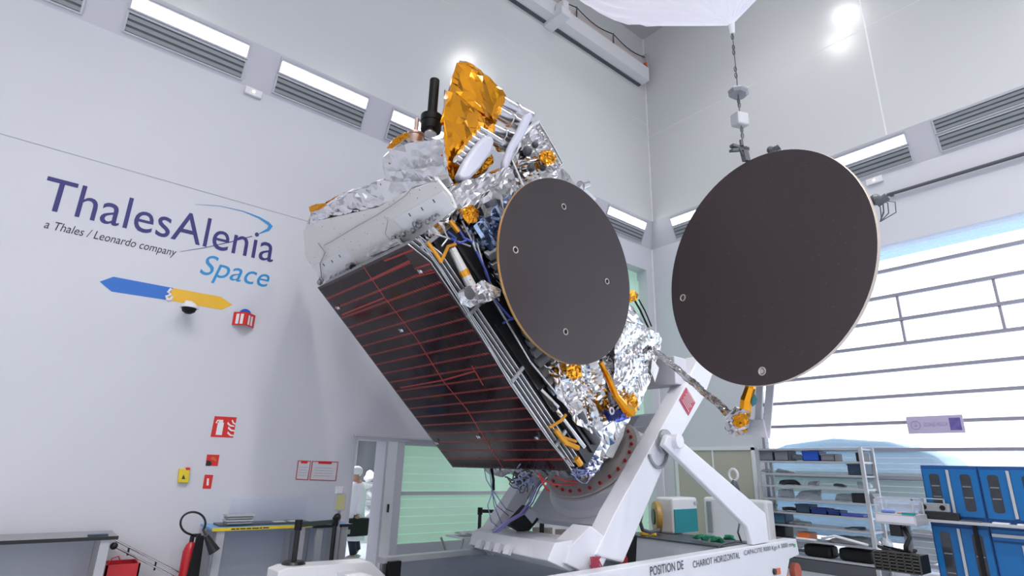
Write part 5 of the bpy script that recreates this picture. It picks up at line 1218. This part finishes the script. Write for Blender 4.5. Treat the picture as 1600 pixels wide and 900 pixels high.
for k, (a, b, s, h) in enumerate(bags):
    y0, y1 = onp(a, 740, 0, X0+0.1)[1], onp(b, 740, 0, X0+0.1)[1]; z = zsh[s]+0.02; c = V(X0+0.27, (y0+y1)/2, z); rr = np.random.RandomState(200+k)
    h = min(h, 0.17); P = [c+V(rr.uniform(-0.18, 0.18), rr.uniform(-1, 1)*abs(y0-y1)/2*0.95, 0) for _ in range(8)]+[c+V(rr.uniform(-0.12, 0.12), rr.uniform(-1, 1)*abs(y0-y1)/2*0.7, h*rr.uniform(0.4, 1)) for _ in range(10)]
    dark = s in (3, 5, 6)
    foil(P, 0.012, 0.06, 5, 200+k).build('wrapped_parts', M['dgrey'] if dark and k % 2 else M['film'], label=('heap of dark parts ' if dark and k % 2 else 'heap of parts in clear plastic ')+names[k], cat='parts')
ybox('black_case', 1330, 1353, 775, 0.17, 4, M['black'], 'black case near the right post of the fourth shelf', 'case')
ybox('grey_case', 1354, 1364, 775, 0.17, 4, M['bin'], 'grey case behind the right post of the fourth shelf', 'case')
openbin('storage_bin', 1244, 1266, 800, 0.16, 5, M['dbin'], 'dark teal bin on the fifth shelf')
openbin('storage_bin', 1267, 1292, 800, 0.11, 5, mat('navy_bin', (0.015, 0.04, 0.20), 0.5), 'low navy bin in the middle of the fifth shelf')
openbin('storage_bin', 1293, 1312, 800, 0.09, 5, mat('navy_bin_b', (0.015, 0.04, 0.20), 0.5), 'second low navy bin from the right on the fifth shelf')
ybox('parts_tray', 1313, 1348, 800, 0.05, 5, M['bluec'], 'flat blue tray at the right of the fifth shelf', 'tray')
openbin('storage_bin', 1200, 1228, 820, 0.19, 6, mat('steel_blue_bin', (0.06, 0.14, 0.22), 0.5), 'large slate blue bin at the left of the sixth shelf')
ybox('dark_equipment', 1208, 1228, 840, 0.2, 7, M['black'], 'dark machine part on the seventh shelf beside the trolley end', 'machine part')
ybox('red_box', 1246, 1265, 842, 0.13, 7, M['orange'], 'orange red box on the seventh shelf', 'box')
ybox('white_tray', 1243, 1274, 842, 0.035, 7, M['whitep'], 'flat white tray under the orange red box', 'tray', x=X0-0.02, d=0.08)
for a, b, lb in ((1256, 1300, 'left'), (1310, 1362, 'right')):
    ybox('black_roll_bag', a, b, 870, 0.22, 8, M['blackm'], 'long black padded bag on the bottom shelf, %s one' % lb, 'bag', bev=0.06)
y0, y1 = onp(1285, 850, 0, X0)[1], onp(1366, 850, 0, X0)[1]; z = zsh[7]+0.01
foil([V(X0+0.1, y0, z), V(X0+0.4, y0, z), V(X0+0.1, y1, z), V(X0+0.4, y1, z), V(X0+0.2, y0-0.25, z+0.12), V(X0+0.3, y1+0.05, z+0.14), V(X0+0.15, y1+0.05, z+0.13)], 0.015, 0.08, 3, 333).build('grey_tarpaulin', M['grey'], label='folded grey tarpaulin on the seventh shelf', cat='tarpaulin')
MB().tube([V(X0, y0, z+0.05), V(X0-0.02, (y0+y1)/2+0.2, z+0.12), V(X0-0.02, (y0+y1)/2-0.2, z+0.05), V(X0, y1+0.1, z+0.02)], 0.025, n=6).build('white_strap', M['whitep'], label='white strap lying over the grey tarpaulin', cat='strap', smooth=True)

# blue cabinets
XC = 10.5
ca = onp(1441, 727, 0, XC); ZCAB = ca[2]; yA = 3.02; wU = 0.69
zw = onp(1441, 809, 0, XC)[2]
def rrect(y0, y1, z0, z1, x, r, m, nm, parent, th=0.006):
    P = []
    for cy, cz, a0 in ((y1-r, z1-r, 0), (y0+r, z1-r, 90), (y0+r, z0+r, 180), (y1-r, z0+r, 270)):
        for k in range(5): t = math.radians(a0+k*22.5); P.append(V(x, cy+r*math.cos(t), cz+r*math.sin(t)))
    return MB().prism(P, (th, 0, 0)).build(nm, m, parent)
def cabinet(yt, z0, z1, depth, label, glazed=True, drawer=False, group='blue workshop cabinets'):
    e = empty('cabinet', (XC+depth/2, yt-wU/2, z0), label, 'cabinet', group)
    MB().bx(XC+0.02, XC+depth, yt-wU+0.004, yt-0.004, z0, z1).build('cabinet_body', M['cabd'], e)
    zt = z1-0.05; zb2 = z0+0.05
    if drawer:
        d = MB().bx(XC, XC+0.02, yt-wU+0.02, yt-0.02, z1-0.17, z1-0.03).build('drawer', M['cab'], e, bevel=0.004)
        MB().bx(XC-0.02, XC, yt-wU+0.02, yt-0.02, z1-0.13, z1-0.09).build('drawer_handle', M['lgrey'], d); zt = z1-0.2
    for s in (0, 1):
        a = yt-0.02-s*(wU-0.02)/2; b = a-(wU-0.05)/2
        d = MB().bx(XC, XC+0.02, b, a, zb2, zt).build('door', M['cab'], e, bevel=0.004)
        if glazed: 
            yc = (a+b)/2+(0.02 if s == 0 else -0.02)
            rrect(yc-0.062, yc+0.062, zb2+0.08, zt-0.07, XC-0.004, 0.035, M['glassd'], 'door_window', d)
            for t in (0.35, 0.65): MB().bx(XC-0.008, XC-0.004, yc-0.05, yc+0.05, zb2+0.08+(zt-zb2-0.15)*t, zb2+0.095+(zt-zb2-0.15)*t).build('inner_shelf', M['bin'], d)
        if s == 0: MB().bx(XC-0.02, XC, b-0.012, b+0.022, zb2+0.02, zt-0.01).build('door_handle', M['lgrey'], d)
    return e
pos = ['leftmost', 'second from the left', 'third from the left', 'fourth from the left']
for k in range(4):
    cabinet(yA-k*wU, zw, ZCAB, 0.35, 'glazed blue wall cabinet above the worktop, '+pos[k])
    cabinet(yA-k*wU, 0.05, zw-0.05, 0.6, ('glazed blue base cabinet, ' if k == 0 else 'blue base cabinet with a drawer, ')+pos[k], glazed=(k == 0), drawer=(k > 0))
MB().bx(XC-0.12, XC+0.62, yA-4*wU, yA+0.02, zw-0.045, zw-0.005).build('worktop', M['lgrey'], bevel=0.006, label='long grey worktop between the blue cabinets', cat='worktop')
MB().bx(XC-0.05, XC+0.6, yA-4*wU, yA, 0.0, 0.05).build('plinth', M['dgrey'], label='dark plinth below the blue cabinets', cat='plinth')
y_ = yA-0.52; MB().bx(XC-0.03, XC-0.005, y_-0.04, y_+0.01, 0.1, zw-0.06).build('black_strip', M['blackm'], label='black vertical strip hanging before the leftmost base cabinet', cat='strip')
# radio like instrument and papers on the worktop
yy0, yy1 = onp(1436, 800, 0, XC-0.08)[1], onp(1498, 800, 0, XC-0.08)[1]
e = empty('radio', (XC-0.05, (yy0+yy1)/2, zw), 'black portable instrument with a carrying handle on the worktop', 'instrument')
MB().bx(XC-0.12, XC-0.025, yy1, yy0, zw-0.003, zw+0.10).build('base_unit', M['black'], e, bevel=0.01)
MB().bx(XC-0.1, XC-0.025, yy1+0.1, yy0-0.02, zw+0.10, zw+0.22).build('case', M['grey'], e, bevel=0.01)
w = MB()
for y in (yy0-0.08, yy1+0.18): w.cyl((XC-0.1, y, zw+0.16), (XC-0.108, y, zw+0.16), 0.035)
w.build('dial', M['blackm'], e)
w = MB().bx(XC-0.08, XC-0.05, yy1+0.15, yy0-0.06, zw+0.27, zw+0.285); w.bx(XC-0.08, XC-0.05, yy1+0.15, yy1+0.165, zw+0.22, zw+0.28); w.bx(XC-0.08, XC-0.05, yy0-0.075, yy0-0.06, zw+0.22, zw+0.28)
w.build('handle', M['lgrey'], e)
for k, (a, b, m, lb) in enumerate(((1500, 1532, M['dgrey'], 'dark tools lying on the worktop'), (1550, 1575, M['whitep'], 'white paper on the worktop, left of the frame edge'), (1588, 1598, M['whitep'], 'white paper on the worktop at the right edge of the picture'))):
    y0, y1 = onp(a, 811, 0, XC-0.08)[1], onp(b, 811, 0, XC-0.08)[1]
    MB().bx(XC-0.11, XC-0.01, y1, y0, zw-0.004, zw+0.012).build(['tool_tray', 'paper_sheet', 'paper_sheet'][k], m, label=lb, cat=['tool', 'paper', 'paper'][k])
# wheeled stand with drawer unit, monitor arm and black crate
XS = 9.85
e = empty('instrument_cart', (XS+0.2, onp(1400, 850, 0, XS)[1], 0), 'grey instrument cart with a bent column standing before the rack', 'cart')
a, b = onp(1366, 806, 0, XS), onp(1424, 818, 0, XS); zt = onp(1366, 790, 0, XS)[2]; zb0 = onp(1424, 822, 0, XS)[2]
y0, y1 = a[1], onp(1432, 818, 0, XS)[1]
MB().bx(XS, XS+0.5, y1, y0, zb0, zb0+0.15).build('drawer_unit', M['lgrey'], e, bevel=0.01)
MB().bx(XS-0.004, XS, y1+0.02, y0-0.02, zb0+0.03, zb0+0.125).build('drawer_front', M['soffit'], e)
w = MB()
for y in (y0-0.02, y1+0.02):
    for x in (XS+0.03, XS+0.45): w.bx(x-0.01, x+0.01, y-0.01, y+0.01, zb0+0.15, zb0+0.36)
w.bx(XS+0.02, XS+0.46, y1+0.01, y1+0.03, zb0+0.34, zb0+0.36); w.bx(XS+0.02, XS+0.46, y0-0.03, y0-0.01, zb0+0.34, zb0+0.36); w.bx(XS+0.02, XS+0.04, y1+0.01, y0-0.01, zb0+0.34, zb0+0.36); w.bx(XS+0.44, XS+0.46, y1+0.01, y0-0.01, zb0+0.34, zb0+0.36)
w.build('guard_rail', M['lgrey'], e)
MB().bx(XS+0.03, XS+0.45, y1+0.02, y0-0.02, zb0+0.16, zb0+0.33).build('clear_guard', M['acryl'], e)
yc = (y0+y1)/2
MB().bx(XS+0.18, XS+0.26, yc-0.10, yc-0.02, 0.1, zb0).build('column', M['grey'], e); MB().bx(XS+0.10, XS+0.18, yc-0.02, yc+0.12, zb0-0.16, zb0).build('column_head', M['black'], e)
MB().tube([(XS+0.12, yc-0.06, zb0-0.03), (XS+0.10, yc-0.12, zb0-0.16), (XS+0.1, yc-0.05, zb0-0.28), (XS+0.12, yc-0.02, zb0-0.5)], 0.03, n=8).build('cable_sleeve', M['black'], e, smooth=True)
MB().bx(XS, XS+0.5, y1, y0, 0.08, 0.12).build('foot_frame', M['lgrey'], e)
for x in (XS+0.05, XS+0.45):
    for y in (y0-0.05, y1+0.05): MB().cyl((x, y-0.02, 0.04), (x, y+0.02, 0.04), 0.04).build('castor', M['black'], e)
MB().bx(XS+0.05, XS+0.16, y0-0.24, y0-0.08, zb0+0.152, zb0+0.19).build('blue_pouch', M['bbin'], label='bright blue pouch on the instrument cart', cat='pouch', bevel=0.012)
MB().bx(XS+0.05, XS+0.3, y1+0.05, y1+0.24, zb0+0.152, zb0+0.17).build('orange_folder', mat('tan_card', (0.55, 0.27, 0.13), 0.6), label='tan folder on the instrument cart', cat='folder')
MB().bx(XS-0.01, XS+0.02, y1-0.005, y1+0.16, zb0+0.145, zb0+0.175).build('teal_clip', M['teal'], label='teal clip on the right end of the instrument cart', cat='clip')
def swing(obj, piv, ang):
    o = Vector(obj.location)-piv; c_, s_ = math.cos(ang), math.sin(ang)
    obj.location = piv+Vector((c_*o.x-s_*o.y, s_*o.x+c_*o.y, o.z)); obj.rotation_euler.z = ang
_pv = Vector((XS+0.25, yc, 0))

a, b = onp(1364, 862, 0, XS-0.05), onp(1440, 896, 0, XS-0.05); ct, cb = onp(1364, 859, 0, XS-0.05)[2], onp(1420, 896, 0, XS-0.05)[2]
e = empty('plastic_crate', (XS+0.1, (a[1]+b[1])/2, cb), 'black latticed plastic crate on the foot of the instrument cart', 'crate')
w = MB(); y1c, y0c = b[1], a[1]
w.bx(XS-0.03, XS+0.35, y1c, y0c, cb, ct-0.02); w.build('crate_body', M['blackm'], e)
w = MB()
for k in range(7): z = cb+(ct-cb)*k/6; w.bx(XS-0.05, XS-0.03, y1c, y0c, z-0.008, z+0.008)
for k in range(7): y = y1c+(y0c-y1c)*k/6; w.bx(XS-0.05, XS-0.03, y-0.008, y+0.008, cb, ct)
w.build('lattice', mat('crate_lattice', (0.06, 0.06, 0.05), 0.5), e)
w = MB()
for k in range(8): c = V(XS+0.1+_rng.rand()*0.15, y1c+0.1+_rng.rand()*(y0c-y1c-0.2), ct); w.tube([c, c+V(_rng.randn()*0.05, _rng.randn()*0.1, 0.03), c+V(_rng.randn()*0.05, _rng.randn()*0.15, -0.02)], 0.02, n=6)
w.build('black_cable_heap', M['black'], label='heap of black cable on top of the latticed crate', cat='cable', smooth=True)
# area lamp added under the corridor ceiling as fill, out of view
for nm, loc_, sz, en in (('corridor_fill', (5.3, 12.4, 2.94), 1.6, 170),):
    ld = bpy.data.lights.new(nm, 'AREA'); ld.size = sz; ld.energy = en; lo = bpy.data.objects.new(nm, ld); COL.objects.link(lo); lo.location = loc_
